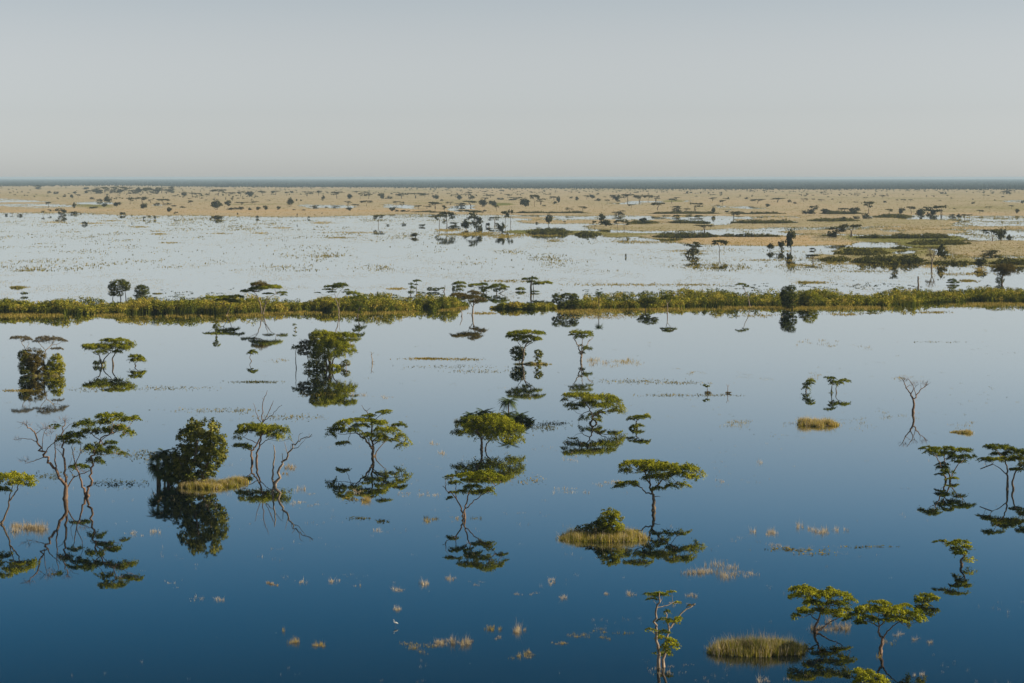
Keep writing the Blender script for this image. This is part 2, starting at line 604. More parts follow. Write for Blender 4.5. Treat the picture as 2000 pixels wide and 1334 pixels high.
# ------------------------------------------------------------------ the far forest: one dark canopy to the horizon
def make_forest():
    g = Geo()
    n = 28000
    px = rng.uniform(-320, 2320, n)
    front = np.interp(px, [-320, 0, 250, 400, 800, 1100, 1300, 2320], [364.5, 364.5, 364, 366.5, 368.5, 370, 371.5, 371.5])
    v = rng.uniform(0, 1, n) ** 1.15
    py = front - v * (front - 350.4)
    WX, WY = ground(px, py)
    nz = fbm(WX / 700, WY / 2500, 31, 3)
    edge = np.clip((front - py) / 3.5, 0, 1)
    gap = ((px > 1180) & (px < 1560) & (np.abs(py - 366.3 - (px - 1300) * 0.001) < 1.0 * (0.4 + nz)))
    keep = (rng.uniform(0, 1, n) < (0.35 + 0.65 * edge + (nz - 0.5))) & ~(gap & (rng.uniform(0, 1, n) < 0.8))
    WX, WY, py = WX[keep], WY[keep], py[keep]
    n = len(WX)
    s = WY / F_PX                                             # metres per photo pixel there
    R = np.clip(s * rng.uniform(0.7, 1.6, n), 3.0, 16.0)        # crown radius, farther clumps stand for several trees
    H = rng.uniform(6, 11, n)
    tint = np.clip(rng.normal(0.45, 0.2, n), 0, 1)
    a0 = rng.uniform(0, 6.28, n)
    ring = []
    for q in range(5):
        a = a0 + q * 2 * math.pi / 5
        rr = R * rng.uniform(0.75, 1.2, n)
        ring.append(np.stack([WX + np.cos(a) * rr, WY + np.sin(a) * rr, H * rng.uniform(0.35, 0.7, n)], 1))
    top = np.stack([WX + rng.normal(0, 1, n) * R * 0.2, WY, H], 1)
    bot = np.stack([WX, WY, np.zeros(n)], 1)
    V = np.stack(ring + [top, bot], 1).reshape(-1, 3)
    b = np.arange(n)[:, None] * 7
    F1 = np.concatenate([np.concatenate([b + q, b + (q + 1) % 5, b + 5], 1) for q in range(5)])
    F2 = np.concatenate([np.concatenate([b + (q + 1) % 5, b + q, b + 6], 1) for q in range(5)])
    g.add(V, np.concatenate([F1, F2]), 0, np.repeat(tint, 7))
    cols = np.arange(-320, 2321, 12.0)
    fr = np.interp(cols, [-320, 0, 250, 400, 800, 1100, 1300, 2320], [364.5, 364.5, 364, 366.5, 368.5, 370, 371.5, 371.5]) - 2.2
    lay = []
    for t in (0.0, 0.3, 0.6, 0.85, 1.0):
        gx, gy = ground(cols, fr * (1 - t) + 350.35 * t)
        lay.append(np.stack([gx, gy, np.full_like(gx, 3.5)], 1))
    nc = len(cols)
    i = np.arange(4)[:, None] * nc + np.arange(nc - 1)[None, :]
    g.add(np.concatenate(lay), np.stack([i, i + 1, i + nc + 1, i + nc], -1).reshape(-1, 4), 0, 0.3)
    o = g.build('distant_forest', M['forest'])
    tag(o, 'dark blue-grey woodland closing the plain along the whole horizon', kind='stuff')


make_forest()

# ------------------------------------------------------------------ papyrus and reed beds
def tufts(g, px, py, spread, n_blades, h, w, tint, lean=0.35, mat=0):
    """one tuft per (px, py): n_blades blades within spread metres"""
    x, y = ground(px, py)
    n = len(x)
    k = n_blades
    B = np.repeat(np.stack([x, y, np.full(n, -0.05)], 1), k, 0)
    B = B + rng.normal(0, 1, (n * k, 3)) * np.array([1, 1, 0]) * np.repeat(np.broadcast_to(spread, (n,)), k)[:, None]
    hh = np.repeat(np.broadcast_to(h, (n,)), k) * rng.uniform(0.45, 1.1, n * k)
    add_blades(g, B, hh, lean, np.repeat(np.broadcast_to(w, (n,)), k), mat, np.repeat(np.broadcast_to(tint, (n,)), k) + rng.normal(0, 0.08, n * k))


def reed_bed(label, front, back, height, n, leaf, mat, per=14, hn=60.0, name='reed_bed', head=0.9, gap=0.0, dark=0.0, tshift=0.0):
    """front, back: rooted edges of the bed as photo polylines; n clumps of nodding heads on stems"""
    g = Geo()
    fx, fy = zip(*front)
    bx, by = zip(*back)
    px = rng.uniform(fx[0], fx[-1], n)
    yf = np.interp(px, fx, fy)
    yb = np.interp(px, bx, by)
    u = rng.uniform(0, 1, n) ** 0.75
    wob = (fbm(px / 9.0, px * 0 + fy[0], 77, 3) - 0.5) * 9.0 * (yf - yb) / 14.0
    py = yf + wob * 0.5 - (1 - u) * (yf - yb)
    x, y = ground(px, py)
    nz = fbm(x / 9.0, y / 9.0, 5, 3)
    ends = np.minimum(px - fx[0], fx[-1] - px)
    keep = (nz > gap) & (rng.uniform(0, 1, n) < np.clip(ends / 14.0 + 0.15, 0, 1))
    taper = np.clip(ends / 22.0, 0.45, 1.0)[keep]
    x, y, u, nz = x[keep], y[keep], u[keep], nz[keep]
    n = len(x)
    hh = height * 0.92 * taper * (0.12 + 1.65 * fbm(x / 13.0, y / 13.0, 9, 3)) * rng.uniform(0.48, 1.22, n)
    tint = np.clip(0.52 + (nz - 0.5) * 1.2 + rng.normal(0, 0.2, n) - dark + tshift, 0.02, 1)
    # heads
    C = np.repeat(np.stack([x, y, hh - head * 0.5], 1), per, 0)
    off = unit(rng.normal(0, 1, (n * per, 3)))
    off *= rng.uniform(0.3, 1.0, (n * per, 1)) ** 0.5
    off *= np.array([head, head, head * 0.8])
    L = leaf
    add_leaves(g, C + off, L, L * 0.42, unit(off) + np.array([0, 0, 0.5]), 1.2, 0, np.repeat(tint, per) + rng.normal(0, 0.08, n * per))
    # stems and lower leaves
    q = 3
    B = np.repeat(np.stack([x, y, np.full(n, -0.15)], 1), q, 0) + rng.normal(0, head * 0.4, (n * q, 3)) * np.array([1, 1, 0])
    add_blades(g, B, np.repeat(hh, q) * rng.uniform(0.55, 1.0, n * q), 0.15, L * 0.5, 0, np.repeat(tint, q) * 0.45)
    o = g.build(name, mat)
    return tag(o, label, kind='stuff')


reed_bed('long green papyrus bed crossing the water left of the gap', 
         [(-360, 613), (200, 613), (400, 612), (500, 611), (560, 609), (612, 606), (640, 606), (700, 609), (780, 608), (850, 606), (890, 602), (914, 597)],
         [(-360, 602), (100, 602), (350, 599), (400, 597), (480, 595), (590, 596), (605, 601), (640, 601), (690, 592), (720, 584), (760, 587), (790, 596), (840, 593), (875, 594), (914, 595)],
         3.5, 8200, 0.8, M['reed'], per=17, head=1.1, gap=0.37)
reed_bed('low thin papyrus strip just right of the gap in the bed',
         [(958, 603), (1000, 604), (1100, 604)], [(958, 601), (1000, 600), (1060, 598), (1100, 596)], 2.2, 700, 0.7, M['reed'], per=20)
reed_bed('long green papyrus bed crossing the water on the right half',
         [(1086, 604), (1200, 603), (1300, 601), (1400, 598), (1500, 598), (1600, 598), (1700, 597), (1780, 595), (1830, 590), (1900, 588), (2360, 588)],
         [(1086, 598), (1140, 592), (1200, 588), (1300, 585), (1340, 578), (1400, 579), (1500, 581), (1600, 577), (1640, 584), (1700, 585), (1750, 579), (1800, 577), (1900, 574), (2360, 574)],
         3.4, 8200, 0.8, M['reed'], per=17, head=1.1, gap=0.37, tshift=-0.03)



def shore_grass(label, line, n, tint):
    """low bright grass standing in the shallows along the foot of a bed"""
    g = Geo()
    fx, fy = zip(*line)
    px = rng.uniform(fx[0], fx[-1], n)
    py = np.interp(px, fx, fy) + np.abs(rng.normal(0, 2.6, n)) - 1.5
    x, y = ground(px, py)
    keep = fbm(x / 16, y / 16, 33, 3) > 0.43
    px, py = px[keep], py[keep]
    tufts(g, px, py, 0.5, 5, rng.uniform(0.4, 1.1, len(px)), 0.22, np.clip(rng.normal(tint, 0.14, len(px)), 0, 1), 0.45)
    tag(g.build('shore_grass', M['grass']), label, kind='stuff')


FAR_REEDS = [  # x0, x1, top row, foot row, height m, label
    (1028, 1120, 445, 459, 3.6, 'dark reed island in front of the lone round tree'),
    (1122, 1174, 449, 461, 3.2, 'small dark reed island just right of the larger reed island'),
    (1000, 1152, 414, 417, 3.0, 'thin dark reed line on the plain above the pale pools'),
    (800, 866, 412, 415, 3.0, 'short dark reed line at the edge of the tan plain'),
    (1264, 1410, 413.5, 418.5, 3.2, 'dark reed strip behind the pool and the dark columnar tree'),
    (1416, 1536, 414, 418.5, 3.2, 'dark reed strip right of the dark columnar tree'),
    (1220, 1288, 430, 436.5, 3.0, 'dark reed strip holding a round tree at its end'),
    (1302, 1390, 430, 436, 3.0, 'dark reed strip ending left of the small open channel'),
    (1426, 1560, 429, 437.5, 3.6, 'dark reed strip starting right of the small open channel'),
    (1576, 1680, 426, 433.5, 3.2, 'dark reed strip with green margin behind the golden strip'),
    (1600, 1690, 413, 419, 3.2, 'dark reed strip under the flat trees of the right plain'),
    (1704, 1784, 418, 425, 2.6, 'green reed strip left of the big dark thicket'),
    (1274, 1402, 453, 466, 4.2, 'long blackish reed wall above the orange grass'),
    (1400, 1538, 458, 463.5, 2.6, 'thin ragged reed line running along the orange grass'),
    (1588, 1640, 457, 463, 2.6, 'short reed line left of the paired flat trees'),
    (1668, 1868, 458, 467, 3.6, 'long straight dark reed strip on the right'),
    (1770, 1898, 468, 480, 3.2, 'light green reed mound at the end of the straight strip'),
    (1740, 1774, 476, 488, 3.4, 'dark reed hummock above the little pool'),
    (1630, 1742, 484, 500, 3.2, 'green topped reed island with a dark front edge'),
    (1664, 1808, 497, 516, 3.6, 'dark long reed bank at the water edge on the right'),
    (1598, 1666, 500, 510, 1.8, 'low olive reed spit pointing left into the pale water'),
    (1806, 1908, 508, 517, 1.6, 'thin low reed fringe between the reed bank and round bush'),
    (1930, 2200, 503, 520, 3.6, 'dark reed bank at the right edge of the picture'),
    (1842, 1906, 468, 472, 0.9, 'thin green reed fringe beside the golden field'),
]
for (x0, x1, yt, yb, hm, lab) in FAR_REEDS:
    _, yy = ground((x0 + x1) / 2, yb)
    s = yy / F_PX
    w_m = (x1 - x0) * s
    yback = min(yb - 0.4, yt + hm / s * 0.9)
    _, y2 = ground((x0 + x1) / 2, yback)
    dep = max(4.0, y2 - yy)
    n = int(min(2200, max(160, w_m * dep * 0.12 + w_m * 4)))
    mid = (x0 + x1) / 2
    dy = (yb - yback)
    fr = [(x0, yb - dy * 0.5), (x0 + (mid - x0) * 0.3, yb - dy * 0.1), (mid, yb), (mid + (x1 - mid) * 0.6, yb - dy * 0.08), (x1, yb - dy * 0.45)]
    bk = [(x0, yb - dy * 0.55), (mid - (mid - x0) * 0.5, yback), (mid, yback), (mid + (x1 - mid) * 0.7, yback), (x1, yb - dy * 0.55)]
    green = 0.16 if 'green' in lab or 'olive' in lab else 0.0
    reed_bed(lab, fr, bk, hm, n, 1.5, M['sedge'], per=7, head=1.3, tshift=green)

# ------------------------------------------------------------------ grass standing in the water
shore_grass('low yellow green grass fringe along the foot of the left papyrus bed', [(-360, 616), (200, 615), (400, 615), (500, 614), (612, 609), (700, 611), (850, 609), (914, 600)], 3400, 0.56)
shore_grass('low yellow grass fringe along the foot of the right papyrus bed', [(1086, 607), (1200, 606), (1300, 604), (1400, 601), (1600, 601), (1700, 600), (1830, 594), (2360, 592)], 3600, 0.62)


def make_mid_grass():
    """thin sedge through the bright sheet of water between the reed bed and the plain"""
    g = Geo()
    n = 200000
    px = rng.uniform(-150, 2150, n)
    py = 419 + rng.uniform(0, 1, n) ** 1.5 * 168
    x, y = ground(px, py)
    a = fbm(x / 22, y / 60, 41, 4)
    b = fbm(x / 120, y / 300, 42, 3)
    dens = (a - 0.505) * 2.8 + (b - 0.5) * 1.8 + np.clip((455 - py) / 45, -0.2, 0.6) * 0.6 + 0.05
    dens += np.where((px > 1150) & (py < 520), 0.12, 0)
    keep = rng.uniform(0, 1, n) < np.clip(dens, 0.03, 0.5)
    px, py, y = px[keep], py[keep], y[keep]
    s = y / F_PX
    tufts(g, px, py, s * 2.4, 3, rng.uniform(0.15, 0.5, len(px)), s * 0.5, np.clip(rng.normal(0.72, 0.15, len(px)), 0, 1), 0.5)
    # streaks that show as golden patches
    for (cx, cy, w, h, t, k) in [(35, 561, 16, 1.2, 0.5, 260), (105, 434, 22, 1.0, 0.8, 160), (185, 436, 26, 1.0, 0.85, 200), (218, 431, 22, 1.0, 0.7, 120), (272, 443, 18, 1, 0.6, 150),
                                 (311, 457, 15, 1, 0.6, 180), (333, 474, 18, 0.8, 0.6, 110), (630, 435, 22, 1.4, 0.85, 260), (552, 445, 20, 0.8, 0.8, 130), (660, 464, 30, 0.9, 0.55, 230),
                                 (690, 454, 60, 1, 0.7, 260), (430, 456, 25, 1, 0.7, 100), (510, 455, 18, 1.2, 0.75, 120), (870, 450, 18, 2, 0.8, 260), (900, 458, 60, 1.6, 0.7, 420), (1000, 460, 80, 1.5, 0.7, 380),
                                 (1082, 470, 16, 2.4, 0.5, 200), (1255, 472, 70, 1.6, 0.7, 360), (1355, 496, 22, 2.4, 0.5, 260), (1345, 490, 45, 1.4, 0.65, 240), (1500, 508, 60, 1.6, 0.6, 240), (1640, 515, 60, 1.8, 0.7, 300),
                                 (1560, 518, 30, 1.8, 0.6, 240), (1585, 552, 30, 1.5, 0.6, 300), (1745, 524, 10, 2.5, 0.5, 160), (1690, 530, 60, 1.6, 0.5, 180), (1820, 520, 22, 3.2, 0.9, 200), (1915, 524, 12, 6, 0.75, 220),
                                 (1880, 535, 60, 2.5, 0.6, 300), (1210, 556, 90, 2.0, 0.62, 360), (1350, 556, 60, 1.6, 0.6, 200), (990, 549, 50, 2.0, 0.55, 240), (775, 564, 18, 1.2, 0.7, 160), (310, 452, 20, 0.6, 0.7, 60),
                                 (1890, 549, 18, 1.4, 0.55, 180), (940, 455, 40, 2.6, 0.72, 620), (985, 463, 26, 2.2, 0.7, 320), (880, 449, 30, 2.0, 0.75, 320), (945, 612, 26, 1.6, 0.65, 170), (1480, 616, 40, 3, 0.55, 130), (1650, 614, 30, 1.4, 0.6, 150), (1820, 610, 30, 1.2, 0.6, 170)]:
        k = int(k * 0.8)
        sx = cx + rng.normal(0, 1, k) * w * 0.55
        sy = cy + rng.normal(0, 1, k) * (h * 0.5 + 0.35)
        _, yy = ground(sx, sy)
        s = yy / F_PX
        tufts(g, sx, sy, s * 0.8, 4, 0.55, s * 0.8, np.clip(t + rng.normal(0, 0.1, k), 0, 1), 0.35)
    tag(g.build('emergent_grass', M['grass']), 'thin golden sedge poking through the bright water beyond the reed bed', kind='stuff')
    # small dark floating clumps just behind the reed bed
    g = Geo()
    n = 900
    px = np.concatenate([rng.normal(840, 60, n // 3), rng.uniform(300, 480, n // 6), rng.uniform(1080, 1500, n // 4), rng.uniform(1560, 1800, n // 4)])
    py = np.interp(px, [300, 480, 700, 850, 1000, 1200, 1500, 1560, 1800], [577, 575, 577, 578, 580, 570, 560, 558, 560]) + rng.normal(0, 4.5, len(px))
    x, y = ground(px, py)
    keep = fbm(x / 7, y / 16, 51, 2) > 0.5
    px, py = px[keep], py[keep]
    tufts(g, px, py, 0.5, 8, 0.45, 0.3, np.clip(rng.normal(0.25, 0.12, len(px)), 0, 1), 0.6)
    tag(g.build('floating_weed', M['sedge']), 'small dark floating weed clumps scattered behind the reed bed', kind='stuff')


make_mid_grass()


def make_near_grass():
    """single tufts, floating straw and sedge mats in the nearer water"""
    green, straw, mats = Geo(), Geo(), Geo()
    clumps = [  # px, py, half width px, height m, blades, which, tint
        (42, 1030, 30, 2.2, 620, 's', 0.45), (70, 1033, 22, 1.2, 160, 's', 0.35), (568, 912, 10, 1.3, 150, 's', 0.3), (590, 955, 12, 1.2, 60, 's', 0.7), (556, 925, 6, 0.9, 60, 's', 0.3),
        (838, 1015, 14, 1.1, 170, 'g', 0.6), (888, 1012, 12, 0.7, 70, 's', 0.4), (930, 1012, 14, 0.7, 70, 'g', 0.2), (1205, 709, 46, 1.4, 520, 'g', 0.82), (1175, 708, 20, 1.5, 160, 's', 0.5),
        (1455, 823, 34, 0.8, 260, 'g', 0.55), (1400, 1115, 50, 1.3, 420, 's', 0.55), (1360, 1118, 10, 1.5, 120, 's', 0.6), (1450, 1118, 30, 0.9, 120, 's', 0.5), (528, 1140, 8, 0.7, 160, 's', 0.25),
        (590, 1137, 6, 0.9, 40, 's', 0.8), (648, 1135, 5, 0.9, 36, 's', 0.7), (700, 1144, 4, 0.6, 20, 's', 0.7), (776, 1152, 10, 0.8, 70, 's', 0.7), (832, 1140, 10, 1.2, 70, 's', 0.7), (774, 1190, 9, 1.1, 70, 's', 0.8),
        (880, 1130, 12, 0.9, 60, 's', 0.6), (940, 1138, 16, 0.3, 60, 's', 0.4), (1010, 1160, 10, 0.4, 60, 's', 0.6), (1045, 1158, 10, 0.4, 50, 's', 0.5), (1080, 1140, 6, 0.6, 30, 's', 0.7),
        (820, 1268, 40, 0.6, 260, 'g', 0.6), (865, 1256, 26, 1.0, 200, 's', 0.55), (905, 1256, 16, 1.6, 170, 's', 0.35), (960, 1228, 18, 0.7, 120, 'g', 0.55), (1012, 1232, 14, 1.5, 150, 's', 0.45), (975, 1246, 8, 0.5, 50, 's', 0.5),
        (1030, 1282, 18, 0.8, 120, 'g', 0.65), (577, 1256, 10, 1.0, 80, 'g', 0.75), (621, 1260, 10, 0.8, 110, 'g', 0.7), (555, 1232, 4, 0.9, 25, 'g', 0.7), (1092, 1258, 14, 0.5, 80, 'g', 0.75), (1130, 1242, 20, 0.5, 120, 'g', 0.6),
        (1172, 1232, 14, 0.5, 70, 'g', 0.55), (1180, 1246, 10, 0.5, 60, 'g', 0.5), (1220, 1236, 14, 0.4, 50, 'g', 0.5), (1500, 1040, 18, 1.3, 160, 's', 0.8), (1606, 1040, 14, 1.6, 150, 's', 0.8), (1560, 1028, 6, 1.8, 60, 's', 0.85),
        (1582, 1034, 8, 1.5, 50, 's', 0.8), (1640, 1036, 12, 1.2, 50, 's', 0.75), (1515, 1065, 20, 0.8, 90, 's', 0.55), (1104, 958, 30, 0.9, 110, 's', 0.75), (1115, 895, 20, 0.7, 60, 's', 0.75), (1195, 942, 20, 0.9, 80, 's', 0.8),
        (1180, 948, 22, 0.5, 60, 's', 0.6), (845, 868, 10, 0.9, 60, 's', 0.8), (863, 886, 10, 1.0, 60, 's', 0.75), (838, 966, 14, 1.1, 70, 's', 0.8), (590, 985, 18, 0.7, 90, 's', 0.8), (608, 965, 8, 0.5, 40, 's', 0.5),
        (720, 978, 16, 1.4, 220, 'g', 0.72), (700, 962, 14, 0.8, 50, 's', 0.7), (790, 965, 14, 0.6, 50, 's', 0.7), (545, 705, 18, 0.9, 120, 'g', 0.45), (702, 772, 14, 0.9, 90, 's', 0.6), (752, 776, 16, 0.9, 60, 's', 0.75),
        (735, 1036, 10, 0.9, 40, 's', 0.8), (300, 1040, 16, 1.2, 60, 's', 0.8), (262, 1042, 12, 1.1, 50, 's', 0.8), (430, 1172, 10, 0.8, 40, 's', 0.85), (378, 1170, 16, 0.6, 40, 's', 0.8), (330, 1140, 20, 0.4, 30, 's', 0.7),
        (1310, 1305, 30, 0.7, 80, 's', 0.5), (1760, 1240, 8, 1.1, 40, 's', 0.7), (1790, 1250, 8, 0.9, 30, 's', 0.7), (1815, 1255, 8, 0.9, 30, 's', 0.6), (1740, 1256, 16, 0.6, 40, 'g', 0.6), (1715, 1282, 8, 0.7, 40, 'g', 0.7),
        (1620, 1225, 26, 1.6, 240, 's', 0.3), (1590, 1230, 14, 1.3, 80, 's', 0.3), (1345, 1165, 14, 0.8, 60, 's', 0.5), (1320, 1180, 16, 0.6, 50, 's', 0.5), (1230, 1160, 12, 0.9, 60, 's', 0.7), (1186, 1160, 8, 0.6, 40, 's', 0.6),
        (1100, 1168, 10, 0.9, 50, 's', 0.8), (1078, 1134, 6, 0.7, 30, 's', 0.8), (1410, 940, 12, 0.8, 40, 's', 0.8), (1480, 905, 10, 1.4, 24, 's', 0.85), (660, 1135, 4, 0.7, 16, 's', 0.8),
        (1790, 1320, 10, 0.9, 40, 's', 0.7), (1500, 1330, 20, 1.1, 60, 's', 0.7), (1620, 672, 22, 1.0, 110, 'g', 0.6), (1565, 668, 16, 1.0, 70, 'g', 0.6), (1695, 676, 22, 0.5, 110, 'g', 0.5),
        (1780, 742, 30, 0.6, 130, 'g', 0.6), (1755, 740, 14, 0.9, 90, 'g', 0.6), (1600, 730, 24, 0.6, 200, 'g', 0.62), (1350, 728, 22, 0.4, 160, 'g', 0.5), (1470, 735, 40, 0.3, 160, 'g', 0.5), (1890, 828, 30, 0.6, 120, 'g', 0.55),
        (1745, 815, 40, 0.6, 160, 'g', 0.5), (1660, 830, 36, 0.9, 110, 'g', 0.5), (1540, 828, 16, 0.5, 60, 'g', 0.45)]
    for (cx, cy, hw, h, k, which, t) in clumps:
        g = green if which == 'g' else straw
        k = int(k * 0.62)
        q = rng.integers(0, 7, k)
        qx, qy = rng.normal(0, 1, 7), rng.normal(0, 1, 7)
        px = cx + (qx[q] + rng.normal(0, 0.3, k)) * hw * 0.62
        py = cy + (qy[q] + rng.normal(0, 0.25, k)) * max(1.5, hw * 0.16)
        _, y = ground(px, py)
        hh = h * 0.85 * rng.uniform(0.3, 1.0, 7)[q] * rng.uniform(0.4, 1.2, k) + 0.06
        tufts(g, px, py, 0.06, 2, hh, 0.03 + y / F_PX * 0.24, np.clip(t + 0.12 + rng.normal(0, 0.15, k), 0, 1), 0.5)
    # floating mats: low flat sedge lying on the surface
    for (cx, cy, w, h, k, t) in [(850, 701, 55, 2, 500, 0.6), (830, 700, 30, 1.4, 260, 0.7), (915, 702, 30, 2.5, 180, 0.55), (500, 746, 46, 2, 340, 0.1), (1240, 745, 80, 5, 260, 0.45), (1330, 748, 60, 3, 150, 0.5), (880, 716, 90, 4, 160, 0.4), (940, 725, 60, 4, 150, 0.45),
                                 (1560, 1075, 60, 2, 70, 0.5), (1690, 1068, 70, 1.5, 50, 0.5), (1530, 1072, 40, 2, 50, 0.5), (1590, 1082, 40, 2, 40, 0.5), (1395, 772, 60, 2, 130, 0.4), (1300, 772, 50, 3, 110, 0.45),
                                 (40, 763, 36, 2, 280, 0.6), (330, 758, 90, 5, 170, 0.45), (430, 802, 90, 5, 200, 0.5), (560, 815, 80, 6, 170, 0.5), (180, 760, 60, 5, 100, 0.4), (640, 770, 60, 5, 90, 0.45), (200, 882, 60, 6, 120, 0.5), (290, 890, 60, 10, 240, 0.3),
                                 (230, 945, 60, 8, 220, 0.05), (100, 930, 40, 8, 120, 0.1), (1080, 828, 30, 5, 150, 0.1), (1060, 835, 30, 8, 160, 0.1), (1700, 612, 20, 1, 120, 0.3), (690, 975, 20, 4, 60, 0.4), (700, 1012, 20, 3, 50, 0.2), (745, 1018, 14, 3, 50, 0.1),
                                 (1030, 938, 40, 8, 70, 0.6), (1170, 620, 60, 3, 420, 0.75), (1140, 612, 40, 3, 360, 0.72), (1200, 616, 50, 2.5, 240, 0.7), (1840, 668, 60, 1.5, 60, 0.4)]:
        px = cx + rng.normal(0, 1, k) * w * 0.5
        py = cy + rng.normal(0, 1, k) * h * 0.5
        x, y = ground(px, py)
        s = y / F_PX
        C = np.stack([x, y, rng.uniform(0.02, 0.16, k)], 1)
        add_leaves(mats, C, 0.45 + s.mean() * 1.2, 0.14 + s.mean() * 0.3, None, 1.6, 0, np.clip(t + rng.normal(0, 0.15, k), 0, 1))
    # a faint scatter everywhere
    n = 26000
    px = rng.uniform(-100, 2100, n)
    py = 620 + rng.uniform(0, 1, n) * 730
    x, y = ground(px, py)
    a = fbm(x / 5, y / 9, 61, 3)
    b = fbm(x / 40, y / 50, 62, 3)
    dens = (a - 0.6) * 2.2 + (b - 0.52) * 1.3
    dens += np.interp(py, [620, 700, 780, 850, 1000, 1150, 1260, 1334], [-0.03, 0.12, 0.09, 0.0, 0.0, 0.03, 0.07, -0.01])
    keep = rng.uniform(0, 1, n) < np.clip(dens, 0.002, 0.28)
    px, py, y = px[keep], py[keep], y[keep]
    s = y / F_PX
    far = py < 860
    tufts(green, px[far], py[far], s[far] * 2.2, 5, rng.uniform(0.12, 0.4, far.sum()), s[far] * 0.45, np.clip(rng.normal(0.45, 0.18, far.sum()), 0, 1), 0.7)
    nr = ~far
    tufts(straw, px[nr], py[nr], s[nr] * 2.0, 4, rng.uniform(0.15, 0.55, nr.sum()), s[nr] * 0.35, np.clip(rng.normal(0.6, 0.2, nr.sum()), 0, 1), 0.7)
    tag(green.build('swamp_grass', M['grass']), 'yellow green grass tufts standing in the nearer water', kind='stuff')
    tag(straw.build('dry_reeds', M['straw']), 'pale dry straw stalks sticking out of the nearest water', kind='stuff')
    tag(mats.build('floating_sedge', M['grass']), 'thin floating sedge mats lying on the calm water', kind='stuff')


make_near_grass()

# ------------------------------------------------------------------ haze
def make_haze():
    m, nt, out = new_mat('haze_air')
    v = nt.nodes.new('ShaderNodeVolumePrincipled')
    v.inputs['Color'].default_value = (0.58, 0.79, 1.0, 1)
    v.inputs['Density'].default_value = 3.7e-5
    v.inputs['Anisotropy'].default_value = 0.0
    nt.links.new(v.outputs[0], out.inputs['Volume'])
    g = Geo()
    x0, x1, y0, y1, z0, z1 = -27000, 27000, -900, 41500, -2.0, 58.0
    V = [(x0, y0, z0), (x1, y0, z0), (x1, y1, z0), (x0, y1, z0), (x0, y0, z1), (x1, y0, z1), (x1, y1, z1), (x0, y1, z1)]
    g.add(V, [(0, 3, 2, 1), (4, 5, 6, 7), (0, 1, 5, 4), (1, 2, 6, 5), (2, 3, 7, 6), (3, 0, 4, 7)])
    tag(g.build('haze', m), 'thin pale haze over the whole flood plain', kind='stuff')


make_haze()

# ------------------------------------------------------------------ trees
FR = {  # traced views of the photograph: origin and scale
    'Z4': (0, 620, 3.51), 'Z5': (400, 620, 3.51), 'Z6': (850, 620, 3.511), 'Z7': (1350, 620, 2.9), 'Z8': (0, 900, 3.074),
    'Y2': (1050, 880, 2.938), 'Y3': (1350, 1000, 3.077), 'W1': (0, 530, 5), 'W2': (380, 530, 5), 'W3': (760, 530, 5),
    'W4': (1140, 530, 5), 'W5': (1500, 500, 4), 'V4': (0, 340, 5), 'V5': (400, 340, 5), 'V6': (800, 340, 5), 'V7': (1200, 340, 5), 'V8': (1600, 340, 5),
    'PX': (0, 0, 1)}
MATS = {'a': 'acacia', 'd': 'acacia_dark', 'r': 'broad', 'y': 'yellow', 'b': 'brown', 'g': 'grey', 'f': 'far'}


class Spot:
    """the place of a plant: turns traced photo points into metres around its foot"""

    def __init__(self, frame, base):
        self.ox, self.oy, self.sc = FR[frame]
        bx, by = self.px(*base)
        x, y = ground(bx, by)
        self.x, self.y = float(x), float(y)
        self.s = self.y / F_PX / self.sc          # metres per traced unit
        self.sin = CAM_H / math.hypot(self.y, CAM_H)

    def px(self, u, v):
        return self.ox + u / self.sc, self.oy + v / self.sc

    def pt(self, u, v, dep=0.0):
        x, z = at_depth(*self.px(u, v), self.y + dep)
        return np.array([float(x) - self.x, dep, float(z)])


def pad_leaves(g, sp, pad, dep, leaf, mat, dens=1.0, tint0=0.5):
    """a flat umbrella layer: domed disc made of small sprays gathered in clumps"""
    cx, cy, rx, ry = pad[:4]
    c = sp.pt(cx, cy, dep)
    a = rx * sp.s
    b = max(a * 0.35, min(a * 0.9, ry * sp.s / max(sp.sin, 0.05) * 0.8))
    th = max(ry * sp.s * 0.5, math.sqrt(max(0.0, (ry * sp.s) ** 2 - (b * sp.sin) ** 2)))
    area = math.pi * a * b
    L, W = leaf, leaf * 0.46
    n = int(max(24, 2.6 * dens * area / (0.5 * L * W)))
    m = int(max(5, min(60, area / (leaf * leaf * 3.0))))
    q = np.sqrt(rng.uniform(0, 1, m))
    an = rng.uniform(0, 2 * math.pi, m)
    cl = np.stack([q * np.cos(an), q * np.sin(an)], 1)
    ct = rng.normal(tint0, 0.16, m)
    cz = rng.normal(0, 0.34, m)
    i = rng.integers(0, m, n)
    sg = 1.05 / math.sqrt(m)
    xy = cl[i] * 1.04 + rng.normal(0, sg * 0.66, (n, 2))
    r2 = (xy ** 2).sum(1)
    z = 0.55 - 0.75 * np.clip(r2, 0, 1.6) + cz[i] + rng.normal(0, 0.24, n) - 0.10 * ((xy - cl[i]) ** 2).sum(1) / (sg * sg)
    C = np.stack([c[0] + xy[:, 0] * a, c[1] + xy[:, 1] * b, c[2] + z * th], 1)
    N = np.stack([xy[:, 0] * 0.5, xy[:, 1] * 0.5, np.ones(n)], 1)
    add_leaves(g, C, L, W, N, 0.75, mat, np.clip(ct[i] + rng.normal(0, 0.08, n), 0.02, 1))
    return c, a, b, th


